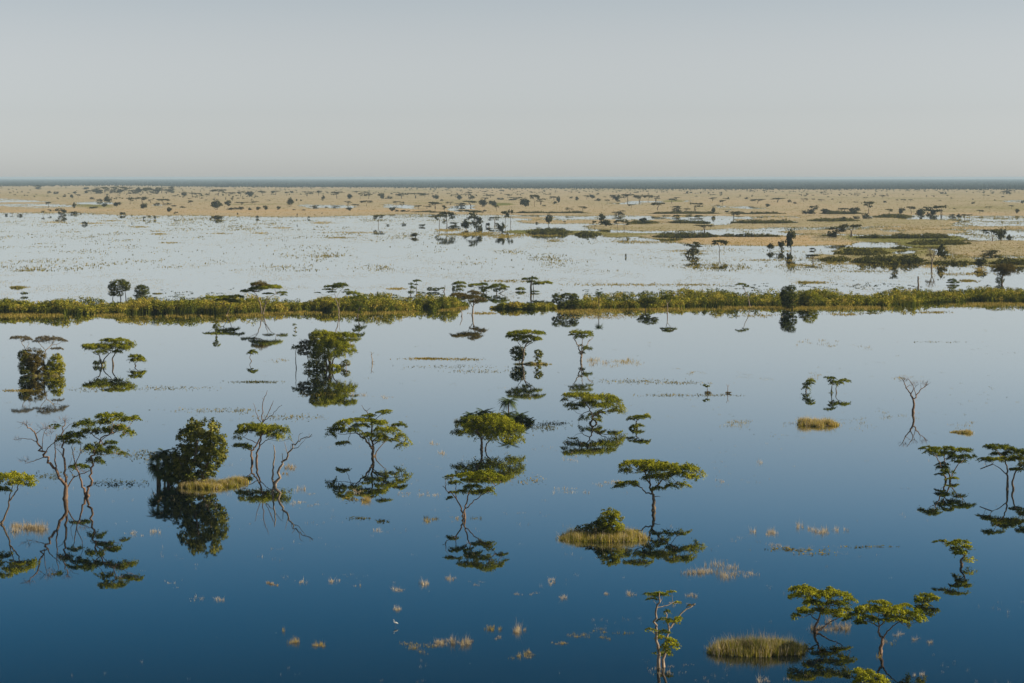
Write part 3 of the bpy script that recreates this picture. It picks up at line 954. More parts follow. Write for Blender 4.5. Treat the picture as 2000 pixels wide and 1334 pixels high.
def round_leaves(g, sp, pad, dep, leaf, mat, dens=1.0, tint0=0.5):
    """a rounded bushy lobe"""
    cx, cy, rx, ry = pad[:4]
    c = sp.pt(cx, cy, dep)
    a, h = rx * sp.s, ry * sp.s
    b = a * 0.9
    L, W = leaf, leaf * 0.58
    area = 4 * math.pi * ((a * b) ** 0.5 * h) * 0.9 + 0.1
    n = int(max(40, 1.35 * dens * area / (0.5 * L * W)))
    m = int(max(9, min(110, area / (leaf * leaf * 3.5))))
    cl = unit(rng.normal(0, 1, (m, 3))) * rng.uniform(0.62, 1.0, (m, 1))
    ct = rng.normal(tint0, 0.17, m)
    i = rng.integers(0, m, n)
    o = cl[i] + unit(rng.normal(0, 1, (n, 3))) * rng.uniform(0, 1, (n, 1)) ** 0.5 * (1.5 / math.sqrt(m) + 0.05)
    C = c + o * np.array([a, b, h])
    N = unit(o) + 0.5 * unit(o - cl[i] * 0.85) + np.array([0, 0, 0.35])
    C[:, 2] = np.maximum(C[:, 2], rng.uniform(-0.1, 0.3, n))
    add_leaves(g, C, L, W, N, 0.8, mat, np.clip(ct[i] + rng.normal(0, 0.09, n), 0.02, 1))
    return c, a, b, h


def twig_cloud(g, sp, pad, dep, mat, n=70):
    """leafless fine branchlets"""
    cx, cy, rx, ry = pad[:4]
    c = sp.pt(cx, cy, dep)
    a, h = rx * sp.s, ry * sp.s
    for k in range(n):
        o = unit(rng.normal(0, 1, 3)) * rng.uniform(0.15, 0.75)
        p = c + o * np.array([a, a * 0.7, h])
        d = unit(o * np.array([1, 1, 0.3]) + np.array([0, 0, 0.5]) + rng.normal(0, 0.35, 3))
        ln = rng.uniform(0.35, 0.8) * min(a, 2.2)
        q = p + d * ln
        w = 0.018 + sp.y * 2.2e-5
        s = unit(np.cross(d, rng.normal(0, 1, 3))) * w
        g.add([p - s, p + s, q], [(0, 1, 2)], mat, 0.5)
        m = p + d * ln * 0.5
        q2 = m + unit(d + rng.normal(0, 0.6, 3)) * ln * 0.5
        g.add([m - s * 0.7, m + s * 0.7, q2], [(0, 1, 2)], mat, 0.5)


def tree(name, label, cat, frame, base, stems, pads, bark='bark', leaf=None, group=None, dens=1.0, spread=0.45, tint=0.5, twigs=5, rmul=1.0):
    """a thing with two parts, trunk (with its limbs) and crown, from traced limbs and foliage layers.
    pads: (u, v, ru, rv, code) code = material letter, upper case for a rounded lobe, 't' for bare branchlets"""
    sp = Spot(frame, base)
    root = thing(name, label, cat, (sp.x, sp.y, 0), group)
    if leaf is None:
        leaf = max(0.30, 1.1 * sp.y / F_PX)
    tgs, owner = [], []
    sides = 7 if sp.y < 420 else 5
    line = []
    us = [p[0] for st in stems for p in st[0]] + [p[0] - p[2] for p in pads] + [p[0] + p[2] for p in pads]
    half = (max(us) - min(us)) * 0.5 * sp.s if us else 1.0
    for si, st in enumerate(stems):
        pts, r0, r1 = st[:3]
        n = len(pts)
        ln = abs(pts[-1][0] - pts[0][0]) + abs(pts[-1][1] - pts[0][1])
        dd = rng.uniform(-0.5, 0.5) * ln * sp.s * 0.8
        d0 = 0.0
        if line and st[0][0][1] < base[1] - 12:           # branch: start at the depth of the limb it leaves
            A = np.concatenate(line)
            p0 = sp.pt(*pts[0])
            j = np.argmin(np.hypot(A[:, 0] - p0[0], A[:, 2] - p0[2]))
            d0 = A[j, 1]
        t = np.linspace(0, 1, n)
        P = [sp.pt(u, v, d0 + (dd * tt ** 1.2)) for (u, v), tt in zip(pts, t)]
        R = np.interp(t, [0, 1], [r0, r1]) * sp.s * 0.5 * rmul
        R = np.maximum(R, 0.018 + sp.y * 1.6e-5)
        if pts[0][1] >= base[1] - 6:                      # rooted: flare and go under the surface
            R[0] *= 1.25
            P.insert(0, P[0] + np.array([0, 0, -0.7]) - (P[1] - P[0]) * 0.05)
            R = np.concatenate([[R[0] * 1.15], R])
        rooted = pts[0][1] >= base[1] - 6
        if rooted and line:                               # a stem joining another one is a limb of it
            A = np.concatenate(line)
            dmin = min(np.linalg.norm(A - q, axis=1).min() for q in P[:2])
            rooted = dmin > R[0] * 1.2
        if rooted or not tgs:
            tgs.append(Geo())
            ti = len(tgs) - 1
        else:
            qi = int(np.argmin([np.linalg.norm(Q - P[0], axis=1).min() for Q in line]))
            ti = owner[qi]
            P[0] = line[qi][np.argmin(np.linalg.norm(line[qi] - P[0], axis=1))]
        owner.append(ti)
        line.append(add_tube(tgs[ti], P, R, sides, 0, 0.5, 4, wob=0.012 * ln * sp.s if n > 2 else 0))
    allp = np.concatenate(line) if line else np.zeros((1, 3))
    own = np.concatenate([np.full(len(Q), o) for Q, o in zip(line, owner)]) if line else np.zeros(1, int)
    if not tgs:
        tgs.append(Geo())
    mats, cg = [], Geo()
    codes = []
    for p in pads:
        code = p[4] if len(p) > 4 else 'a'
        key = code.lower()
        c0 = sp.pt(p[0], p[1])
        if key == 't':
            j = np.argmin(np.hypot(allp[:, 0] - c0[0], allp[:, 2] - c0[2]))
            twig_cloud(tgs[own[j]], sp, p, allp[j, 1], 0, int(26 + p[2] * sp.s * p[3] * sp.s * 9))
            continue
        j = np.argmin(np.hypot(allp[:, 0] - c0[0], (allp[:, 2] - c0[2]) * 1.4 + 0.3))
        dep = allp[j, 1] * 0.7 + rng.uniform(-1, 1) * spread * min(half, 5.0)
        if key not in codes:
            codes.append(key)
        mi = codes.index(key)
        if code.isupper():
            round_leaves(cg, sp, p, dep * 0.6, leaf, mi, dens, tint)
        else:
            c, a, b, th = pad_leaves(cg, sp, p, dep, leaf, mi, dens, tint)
            if line and twigs:                             # limbs that carry the layer
                src = allp[j]
                r = max(0.02, 0.022 * a + sp.y * 1.6e-5)
                mid = (src + c) / 2 + np.array([0, 0, -0.12 * np.linalg.norm(c - src)])
                tg = tgs[own[j]]
                add_tube(tg, [src, mid, c + np.array([0, 0, -th * 0.3])], [r * 1.5, r * 1.2, r], 4, 0, 0.5, 3)
                for q in range(twigs):
                    an = rng.uniform(0, 6.28)
                    e = c + np.array([math.cos(an) * a * 0.75, math.sin(an) * b * 0.75, -th * 0.1])
                    add_tube(tg, [c + np.array([0, 0, -th * 0.3]) * 1.0, (c + e) / 2 + np.array([0, 0, -th * 0.15]), e], [r, r * 0.7, r * 0.45], 3, 0, 0.5, 2)
    for tg in tgs:
        if tg.n:
            tg.build('trunk', M[bark], root, smooth=True)
    if cg.n:
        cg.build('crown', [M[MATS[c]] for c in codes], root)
    return root, sp


def frond(g, base, az, length, droop, rise, nleaf=16, w=0.05, lf=0.5, mat=0, tint=0.5):
    """one feather leaf of a palm: an arching rib and two rows of leaflets"""
    t = np.linspace(0, 1, nleaf)
    hx = np.array([math.cos(az), math.sin(az), 0])
    P = base + np.outer(t * length * (1 - 0.18 * droop * t), hx)
    P[:, 2] += rise * length * t - droop * length * t ** 2.2
    T = unit(np.gradient(P, axis=0))
    S = unit(np.cross(T, np.array([0, 0, 1.0])))
    q = np.concatenate([P[:-1] - S[:-1] * w * 0.5, P[:-1] + S[:-1] * w * 0.5, P[1:] + S[1:] * w * 0.5, P[1:] - S[1:] * w * 0.5], 1).reshape(-1, 3)
    g.add(q, np.arange(len(q)).reshape(-1, 4), mat, tint * 0.8)
    for sgn in (-1, 1):
        l = lf * np.sin(np.pi * np.clip(t * 0.92 + 0.12, 0, 1))[:, None]
        tip = P + S * sgn * l + T * l * 0.7 + np.array([0, 0, -0.35]) * l + rng.normal(0, 0.04, P.shape)
        V = np.stack([P - T * w * 1.3, P + T * w * 1.3, tip], 1).reshape(-1, 3)
        g.add(V, np.arange(len(V)).reshape(-1, 3), mat, np.clip(tint + rng.normal(0, 0.1), 0, 1))


def palm(label, frame, base, heads, group=None, n=16, dead=True):
    """heads: (foot u, foot v, head u, head v, frond radius units)"""
    sp = Spot(frame, base)
    root = thing('date_palm', label, 'palm', (sp.x, sp.y, 0), group)
    cg = Geo()
    for (fu, fv, hu, hv, rad) in heads:
        dep = rng.uniform(-0.8, 0.8)
        a, b = sp.pt(fu, fv, dep), sp.pt(hu, hv, dep)
        a[2] = min(a[2], -0.4)
        tg = Geo()
        add_tube(tg, [a, (a + b) / 2 + rng.normal(0, 0.1, 3), b], [0.2, 0.16, 0.15], 6, 0, 0.5, 4)
        tg.build('trunk', M['bark'], root, smooth=True)
        R = rad * sp.s
        for k in range(n):
            az = k * 2.399 + rng.uniform(-0.3, 0.3)
            lv = k / n
            frond(cg, b, az, R * rng.uniform(0.85, 1.15), 0.35 + 0.75 * lv, 0.75 - 0.75 * lv, 15, 0.05 + sp.y * 3e-5, R * 0.26 + 0.12, 0, np.clip(rng.normal(0.5, 0.15), 0, 1))
    cg.build('crown', M['palm'], root)
    return root


def islet(label, frame, outline, height, blades, tint, base=None, green=0.0, name='grass_islet', straw=0.2):
    """a tussock of tall grass on a low muddy mound; outline: traced foot of the tussock as (u, v, ru, rv)"""
    cu, cv, ru, rv = outline
    sp = Spot(frame, (cu, cv))
    root = thing(name, label, 'islet', (sp.x, sp.y, 0))
    a = ru * sp.s
    b = rv * sp.s / sp.sin
    # mound
    mg = Geo()
    nr, na = 5, 28
    V = []
    for i in range(nr + 1):
        for j in range(na):
            an = 2 * math.pi * j / na
            w = (0.42 + 0.62 * vnoise(np.array([math.cos(an) * 1.7 + cu]), np.array([math.sin(an) * 1.7 + cv]), 5)[0])
            r = i / nr * w
            V.append((math.cos(an) * a * r, math.sin(an) * b * r, 0.28 * (1 - (i / nr) ** 2) - 0.06 * (i == nr)))
    Fq = [(i * na + j, i * na + (j + 1) % na, (i + 1) * na + (j + 1) % na, (i + 1) * na + j) for i in range(nr) for j in range(na)]
    mg.add(V, Fq)
    mg.build('mound', M['mud'], root, smooth=True)
    gg = Geo()
    m = max(24, blades // 45)                          # tussocks, each a fan of blades leaning out of its heart
    an = rng.uniform(0, 2 * math.pi, m)
    lim = 0.48 + 0.68 * vnoise(np.cos(an) * 1.7 + cu, np.sin(an) * 1.7 + cv, 5)
    r = rng.uniform(0, 1, m) ** 0.55 * lim
    tx, ty = np.cos(an) * r * a, np.sin(an) * r * b
    th = height * (0.30 + 0.95 * fbm((tx + sp.x) / 1.6, (ty + sp.y) / 1.6, 71, 3)) * (1.1 - 0.5 * np.clip(r, 0, 1.2) ** 2) * rng.uniform(0.6, 1.2, m)
    tt = np.clip(tint + rng.normal(0, 0.16, m) - green * (1.2 - r), 0.02, 1)
    i = rng.integers(0, m, blades)
    o = rng.normal(0, 1, (blades, 2)) * (0.16 + 0.12 * height)
    x, y = tx[i] + o[:, 0], ty[i] + o[:, 1]
    h = th[i] * rng.uniform(0.45, 1.1, blades)
    t = np.clip(tt[i] + rng.normal(0, 0.10, blades), 0.02, 1)
    B = np.stack([x, y, np.full(blades, -0.05)], 1)
    k = rng.uniform(0, 1, blades) < straw
    w = 0.05 + sp.y * 1.5e-4
    add_blades(gg, B[~k], h[~k], 0.42, w, 0, t[~k])
    add_blades(gg, B[k], h[k] * 1.3, 0.34, w * 0.6, 1, np.clip(t[k] + 0.15, 0, 1))
    tag(gg.build('grass', [M['tussock'], M['straw']], root), kind='stuff')
    return root, sp

# ------------------------------------------------------------------ the nearer trees, one by one
A = 'acacia_tree'
tree(A, 'sunlit umbrella acacia cut by the left edge beside tall straw tufts', 'tree', 'Z8', (5, 378),
     [([(10, 375), (30, 330), (60, 250), (90, 190), (110, 140)], 13, 6), ([(60, 250), (65, 190), (75, 140)], 8, 4), ([(0, 378), (-20, 320), (-60, 240), (-90, 170)], 10, 5)],
     [(90, 92, 85, 26, 'a'), (165, 108, 55, 24, 'a'), (20, 85, 50, 20, 'a'), (180, 138, 36, 14, 'a'), (15, 168, 48, 18, 'd'), (-40, 120, 60, 26, 'a'), (-90, 150, 60, 25, 'd'), (95, 132, 60, 16, 'a')], tint=0.62)
tree('bare_tree', 'tall reddish half bare tree with spreading leafless limbs, left of a leafy acacia', 'tree', 'Z4', (446, 1242),
     [([(446, 1242), (452, 1160), (438, 1130)], 30, 24), ([(440, 1140), (380, 1050), (320, 970), (290, 920), (265, 860), (230, 790), (185, 740)], 22, 7), ([(447, 1150), (440, 1000), (430, 880), (430, 780), (440, 700)], 18, 6),
      ([(380, 1050), (380, 960), (375, 880), (385, 800)], 11, 4), ([(310, 950), (330, 890), (370, 860), (400, 830)], 8, 3), ([(265, 860), (215, 835), (150, 830), (105, 840)], 6, 2),
      ([(300, 970), (230, 985), (170, 1000)], 6, 2), ([(455, 1170), (500, 1100), (540, 1080), (620, 1050)], 10, 4), ([(290, 920), (290, 850), (300, 790), (330, 760)], 6, 2), ([(430, 960), (410, 920), (370, 890)], 5, 2),
      ([(230, 790), (280, 770), (330, 760)], 5, 2), ([(185, 740), (150, 722), (115, 715)], 4, 2), ([(430, 800), (470, 740), (520, 720)], 4, 2), ([(500, 1100), (480, 1040), (490, 960)], 5, 2), ([(430, 880), (460, 830), (500, 800)], 5, 2)],
     [(380, 745, 40, 12, 'd'), (440, 830, 62, 24, 'd'), (500, 800, 50, 18, 'd'), (300, 760, 70, 30, 't'), (430, 715, 75, 34, 't'), (180, 735, 60, 20, 't'), (190, 985, 70, 22, 't'), (340, 800, 50, 30, 't'), (120, 835, 36, 16, 't'),
      (570, 1060, 60, 18, 't'), (400, 880, 40, 30, 't')], bark='bark_red')
tree(A, 'leafy acacia with crossing pale trunks, standing right of the reddish half bare tree', 'tree', 'Z4', (592, 1223),
     [([(592, 1223), (600, 1200), (620, 1120), (635, 1010), (640, 920), (670, 860), (740, 800), (800, 740)], 20, 6), ([(586, 1222), (560, 1130), (540, 1070), (515, 1000), (490, 890)], 16, 5), ([(640, 920), (700, 860), (640, 810), (600, 780)], 8, 4),
      ([(670, 870), (760, 800), (860, 760)], 6, 3), ([(550, 1000), (555, 900), (545, 840)], 6, 3), ([(650, 960), (720, 940), (800, 930)], 6, 2)],
     [(760, 672, 95, 22, 'a'), (840, 700, 70, 20, 'a'), (920, 690, 50, 17, 'a'), (580, 728, 80, 26, 'd'), (600, 780, 60, 24, 'd'), (700, 720, 60, 20, 'a'), (800, 760, 90, 28, 'a'), (880, 790, 50, 24, 'a'), (690, 770, 60, 20, 'd'),
      (640, 890, 70, 24, 'd'), (760, 860, 50, 20, 'd'), (700, 920, 70, 20, 'd'), (650, 980, 60, 22, 'd'), (545, 1020, 70, 18, 'd'), (520, 810, 60, 20, 'd'), (840, 930, 36, 12, 'd'), (760, 900, 50, 18, 'd'), (500, 850, 50, 16, 'd'), (730, 700, 30, 10, 'd')], bark='bark_red', tint=0.45)
tree('broadleaf_tree', 'big dense dark green broadleaf tree lit on its right, rising from dry grass', 'tree', 'Z4', (1330, 1150),
     [([(1300, 1150), (1310, 1060), (1340, 950), (1350, 840)], 26, 8), ([(1390, 1145), (1400, 1050), (1450, 950)], 20, 8), ([(1260, 1145), (1250, 1050), (1230, 960)], 14, 6)],
     [(1340, 735, 55, 50, 'R'), (1425, 755, 85, 65, 'R'), (1300, 800, 95, 65, 'R'), (1380, 850, 130, 85, 'R'), (1490, 870, 78, 90, 'R'), (1330, 940, 115, 90, 'R'), (1450, 970, 105, 80, 'R'), (1250, 930, 66, 76, 'R'),
      (1310, 1045, 95, 80, 'R'), (1235, 1030, 66, 86, 'R'), (1535, 930, 36, 55, 'R'), (1180, 1000, 55, 80, 'R'), (1420, 1050, 70, 60, 'R'), (1330, 1105, 110, 45, 'R'), (1170, 1080, 70, 70, 'R'), (1240, 1110, 60, 40, 'R')], leaf=0.46, spread=0.35, tint=0.54)
palm('dark wild date palm clump drooping on the shaded left side of the dense broadleaf tree', 'Z4', (1120, 1150),
     [(1090, 1150, 1075, 960, 85), (1130, 1150, 1120, 930, 80), (1150, 1150, 1150, 1010, 80), (1100, 1150, 1085, 1050, 75), (1160, 1150, 1170, 1090, 70), (1080, 1150, 1060, 1020, 70), (1130, 1150, 1125, 1075, 75)], n=24)
tree(A, 'acacia with flat green layers and bare dead branches rising above its crown', 'tree', 'Z5', (342, 993),
     [([(325, 993), (318, 930), (345, 885), (380, 830), (392, 730)], 15, 8), ([(357, 993), (358, 930), (375, 880), (390, 800)], 15, 9), ([(392, 730), (395, 650), (405, 560), (425, 510)], 8, 3), ([(392, 730), (360, 670), (340, 600)], 6, 2.5),
      ([(395, 725), (440, 650), (470, 570)], 6, 2.5), ([(410, 725), (460, 670), (530, 600)], 6, 2.5), ([(430, 660), (462, 590)], 4, 2), ([(405, 570), (392, 552)], 3, 2), ([(375, 880), (410, 850), (440, 835)], 6, 4), ([(350, 855), (300, 835), (265, 820)], 6, 3),
      ([(318, 930), (300, 900), (260, 890), (210, 885)], 8, 4), ([(340, 600), (330, 588)], 2.5, 2), ([(425, 510), (430, 500)], 2.5, 2)],
     [(300, 742, 80, 18, 'a'), (245, 778, 46, 24, 'a'), (380, 758, 80, 26, 'a'), (470, 758, 80, 24, 'a'), (540, 775, 48, 28, 'a'), (480, 808, 60, 24, 'a'), (225, 822, 28, 15, 'd'), (580, 828, 15, 16, 'a'), (420, 790, 60, 18, 'a'), (250, 880, 66, 18, 'd'), (300, 885, 30, 12, 'd'), (300, 770, 70, 20, 'd')], bark='bark_red', tint=0.55)
tree('dead_tree', 'leafless forked dead tree leaning right, beside the acacia with the dead crown branches', 'tree', 'Z5', (478, 1152),
     [([(480, 1152), (520, 1040), (560, 960), (600, 890), (650, 840), (735, 800)], 20, 4), ([(472, 1148), (468, 1050), (480, 960), (475, 885)], 14, 7), ([(530, 1015), (530, 930)], 6, 3), ([(565, 945), (545, 850)], 6, 2), ([(600, 895), (640, 890), (690, 830)], 6, 2),
      ([(640, 848), (650, 800), (672, 790)], 4, 2), ([(580, 915), (590, 870)], 4, 2), ([(622, 868), (600, 850), (592, 838)], 4, 2), ([(700, 815), (715, 795)], 3, 1.5), ([(690, 820), (740, 812)], 3, 1.5), ([(475, 885), (468, 872)], 6, 3)], [], bark='bark_dead')
tree(A, 'wide umbrella acacia with a spiky bare tip between the dead tree and the palm islet', 'tree', 'Z5', (1158, 952),
     [([(1152, 952), (1150, 900), (1130, 870), (1085, 830), (1040, 790), (1000, 760)], 20, 5), ([(1154, 910), (1145, 800), (1135, 720), (1110, 650), (1080, 610)], 15, 3), ([(1168, 952), (1180, 920), (1210, 880), (1240, 850)], 9, 4), ([(1135, 860), (1100, 800), (1050, 760)], 6, 3),
      ([(1150, 850), (1200, 800), (1260, 770), (1300, 740)], 10, 4), ([(1150, 880), (1220, 830), (1300, 830), (1350, 850)], 7, 3), ([(1110, 650), (1135, 620)], 3, 2), ([(1040, 790), (960, 800), (900, 800)], 5, 2), ([(1135, 720), (1180, 690), (1230, 650)], 6, 3), ([(1080, 610), (1075, 600)], 3, 2), ([(1000, 800), (980, 850), (960, 880)], 4, 2)],
     [(1060, 700, 100, 15, 'a'), (955, 718, 56, 19, 'a'), (900, 765, 58, 21, 'd'), (858, 800, 36, 24, 'd'), (1000, 770, 66, 18, 'd'), (1180, 720, 80, 20, 'a'), (1220, 770, 70, 23, 'a'), (1170, 810, 80, 22, 'a'), (1100, 795, 40, 13, 'd'), (1290, 772, 50, 20, 'a'), (1340, 812, 48, 23, 'a'),
      (1382, 858, 36, 26, 'a'), (1340, 870, 30, 18, 'd'), (1220, 838, 50, 17, 'a'), (1330, 735, 55, 14, 'd'), (1220, 650, 48, 12, 'd'), (1245, 638, 36, 7, 'a'), (950, 860, 50, 13, 'd'), (1120, 672, 50, 10, 'a'), (1060, 740, 60, 16, 'd'), (1300, 840, 36, 16, 'a'), (920, 735, 40, 14, 'a')], tint=0.52)
tree(A, 'full crowned bright acacia in front of the palm islet', 'tree', 'Z6', (325, 906),
     [([(318, 906), (318, 850), (300, 800), (280, 770)], 18, 8), ([(318, 855), (330, 820), (360, 800)], 8, 5), ([(345, 906), (350, 880), (380, 830), (400, 800)], 10, 6), ([(300, 800), (250, 770), (200, 770)], 7, 3), ([(400, 810), (470, 790), (540, 780)], 6, 3)],
     [(260, 690, 80, 18, 'd'), (350, 718, 100, 36, 'a'), (280, 760, 95, 40, 'a'), (400, 680, 90, 22, 'a'), (430, 720, 90, 32, 'a'), (200, 740, 60, 27, 'a'), (150, 785, 45, 20, 'd'), (210, 790, 58, 23, 'd'), (350, 790, 90, 36, 'a'), (500, 740, 80, 28, 'a'), (560, 760, 68, 32, 'a'),
      (470, 800, 90, 36, 'a'), (550, 820, 68, 32, 'a'), (520, 850, 46, 18, 'a'), (380, 830, 46, 22, 'a'), (480, 700, 58, 18, 'a'), (600, 780, 28, 22, 'a')], tint=0.6, dens=0.75)
palm('feathery date palm standing above the dark palm bushes of the grassy islet', 'Z6', (505, 720), [(505, 720, 502, 578, 84)], n=30)
for lab, (u, v), rad in [('low dark palm bush, highest on the left part of the palm islet', (335, 650), 80), ('low dark palm bush at the left end of the palm islet', (240, 668), 62), ('low dark palm bush right under the feathery date palm', (500, 665), 70),
                         ('low dark palm bush on the right shoulder of the palm islet', (580, 672), 70), ('low dark palm bush in the middle gap of the palm islet', (420, 672), 60), ('small dark palm tuft trailing off the far right tip of the palm islet', (640, 700), 48)]:
    palm(lab, 'Z6', (u, 722), [(u, 722, u, v, rad), (u + 20, 722, u + 16, v + 16, rad * 0.8), (u - 20, 722, u - 18, v + 20, rad * 0.8)], n=18)
islet('long dark sedge islet under the palms', 'Z6', (395, 716, 270, 16), 1.3, 5200, 0.22)
tree(A, 'slender forked acacia overlapping the reflection of the full crowned acacia', 'tree', 'Z6', (200, 1378),
     [([(196, 1378), (180, 1310), (150, 1250), (110, 1210), (50, 1155)], 13, 4), ([(203, 1378), (205, 1310), (225, 1230), (240, 1180), (230, 1120)], 13, 5), ([(205, 1310), (270, 1260), (330, 1215), (380, 1180)], 8, 4), ([(150, 1250), (140, 1170), (150, 1120)], 6, 3), ([(380, 1180), (420, 1150), (490, 1115)], 4, 2),
      ([(90, 1190), (70, 1130), (95, 1080)], 4, 2), ([(60, 1165), (80, 1140)], 3, 2)],
     [(250, 1080, 90, 20, 'a'), (350, 1070, 80, 28, 'a'), (420, 1090, 58, 19, 'a'), (300, 1110, 90, 23, 'a'), (130, 1090, 58, 13, 'd'), (140, 1130, 50, 14, 'd'), (250, 1160, 66, 18, 'd'), (200, 1190, 56, 16, 'd'), (330, 1190, 66, 18, 'a'), (370, 1190, 48, 23, 'a'), (130, 1200, 40, 11, 'd'), (450, 1110, 46, 12, 'd'), (482, 1100, 22, 7, 'd'), (280, 1200, 46, 12, 'd'), (110, 1235, 30, 10, 'd')], bark='bark_red', tint=0.55)
tree(A, 'low wide acacia with an arched hanging crown on two splayed legs', 'tree', 'Z6', (1085, 727),
     [([(1065, 727), (1070, 712), (1080, 690), (1060, 640), (1030, 590), (990, 560)], 15, 5), ([(1106, 727), (1100, 710), (1080, 690), (1130, 640), (1200, 610)], 12, 4), ([(1060, 640), (1010, 660), (990, 680)], 6, 3), ([(1110, 660), (1170, 640), (1250, 640)], 6, 3), ([(1030, 590), (1060, 560)], 5, 3)],
     [(930, 530, 58, 17, 'a'), (1000, 530, 78, 20, 'a'), (1080, 550, 78, 23, 'a'), (1160, 545, 78, 22, 'a'), (1220, 570, 66, 24, 'a'), (1262, 610, 46, 28, 'a'), (1282, 640, 28, 20, 'a'), (895, 562, 30, 16, 'd'), (930, 600, 48, 18, 'd'), (1000, 600, 48, 18, 'd'), (1050, 580, 58, 18, 'd'), (1110, 600, 58, 18, 'a'),
      (1180, 600, 58, 22, 'a'), (1090, 670, 48, 20, 'a'), (1020, 690, 34, 18, 'd'), (1100, 700, 34, 13, 'd'), (1130, 650, 38, 16, 'a'), (940, 625, 28, 9, 'd'), (1230, 640, 50, 16, 'a')], tint=0.58)
tree(A, 'small two layered acacia standing just right of the low arched acacia', 'tree', 'Z6', (1385, 764), [([(1385, 764), (1380, 720), (1400, 690), (1440, 675)], 9, 4), ([(1381, 745), (1355, 752)], 4, 2)],
     [(1400, 680, 70, 12, 'd'), (1450, 674, 32, 14, 'a'), (1350, 695, 34, 9, 'd'), (1385, 742, 44, 15, 'a'), (1360, 750, 24, 10, 'd')])
tree(A, 'flat topped acacia with pale limbs rising from a grass patch behind a dark shrub', 'tree', 'Z6', (600, 318),
     [([(597, 318), (605, 270), (610, 220), (630, 180), (660, 160)], 14, 6), ([(603, 240), (580, 190), (560, 160)], 7, 3), ([(615, 210), (650, 180), (700, 150)], 6, 3)],
     [(560, 105, 70, 13, 'a'), (640, 100, 90, 14, 'a'), (540, 125, 58, 14, 'a'), (650, 135, 66, 16, 'a'), (710, 103, 45, 9, 'd'), (700, 150, 42, 12, 'a'), (570, 150, 42, 14, 'a'), (620, 165, 36, 12, 'd'), (500, 128, 20, 7, 'd')], bark='bark_dead', tint=0.5)
tree('shrub', 'dark leafy shrub hugging the pale trunk of the flat topped acacia', 'shrub', 'Z6', (572, 316), [([(578, 316), (572, 280), (565, 240)], 6, 3)], [(572, 228, 52, 36, 'R'), (560, 265, 42, 36, 'R'), (535, 232, 26, 22, 'R'), (595, 255, 30, 36, 'R')], tint=0.3)
tree('shrub', 'small upright bush on the right end of the grass patch', 'shrub', 'Z6', (705, 322), [([(705, 322), (705, 260)], 5, 3)], [(706, 238, 28, 20, 'R'), (702, 268, 32, 18, 'R'), (704, 298, 24, 16, 'Y'), (720, 250, 20, 14, 'R')], tint=0.5)
islet('narrow grass patch under the flat topped acacia with the dark shrub', 'Z6', (668, 320, 132, 7), 0.9, 1500, 0.55)
tree(A, 'tall vase shaped acacia with upswept thin limbs and a small flat top', 'tree', 'Z6', (1002, 298),
     [([(1002, 298), (1000, 260), (985, 210), (960, 160), (945, 140)], 13, 4), ([(1002, 285), (1015, 230), (1045, 180), (1080, 140)], 9, 4), ([(1000, 260), (1005, 200), (1010, 150)], 8, 4), ([(1010, 240), (1030, 200), (1060, 150)], 6, 3)],
     [(970, 100, 50, 13, 'a'), (1030, 105, 55, 13, 'a'), (1000, 130, 46, 14, 'd'), (1060, 120, 26, 9, 'a'), (945, 118, 28, 7, 'd'), (1035, 210, 42, 14, 'd'), (1010, 240, 24, 11, 'd'), (1000, 190, 18, 9, 'd')], bark='bark_dead', dens=0.85)
tree('broadleaf_tree', 'tall crowded tree of layered crowns and dark shrubs over several trunks, left of centre', 'tree', 'Z5', (850, 350),
     [([(857, 350), (855, 300), (850, 250), (840, 200)], 22, 10), ([(872, 350), (880, 290), (920, 250)], 12, 6), ([(838, 350), (830, 290), (820, 230)], 12, 6), ([(715, 350), (710, 300), (700, 250)], 8, 4), ([(750, 350), (750, 300)], 6, 4), ([(968, 350), (970, 300)], 5, 3), ([(920, 250), (960, 200), (1010, 190)], 6, 3)],
     [(800, 105, 70, 20, 'a'), (860, 120, 80, 20, 'a'), (765, 140, 60, 36, 'R'), (950, 120, 78, 19, 'a'), (1000, 128, 44, 14, 'a'), (870, 160, 105, 32, 'a'), (765, 190, 72, 46, 'R'), (850, 200, 105, 36, 'a'), (980, 200, 58, 19, 'a'), (1020, 230, 28, 16, 'a'), (940, 230, 66, 28, 'a'), (800, 240, 66, 32, 'd'), (690, 185, 56, 36, 'G'), (675, 235, 46, 28, 'G'),
      (1020, 155, 30, 7, 'd'), (750, 315, 48, 38, 'R'), (970, 310, 33, 23, 'R'), (885, 335, 44, 16, 'a'), (740, 128, 36, 26, 'R'), (820, 320, 36, 26, 'd'), (790, 335, 40, 24, 'R'), (925, 335, 36, 18, 'R'), (700, 330, 30, 20, 'R'), (900, 255, 60, 28, 'a'), (820, 275, 60, 28, 'd'), (750, 255, 50, 30, 'R'), (905, 165, 80, 30, 'a')], bark='bark_red', tint=0.56)
tree(A, 'thin small flat topped tree just left of the tall crowded tree', 'tree', 'Z5', (626, 348), [([(626, 348), (622, 280), (628, 215)], 6, 4)], [(622, 205, 30, 13, 'd'), (645, 198, 18, 8, 'd')], bark='bark_dead')
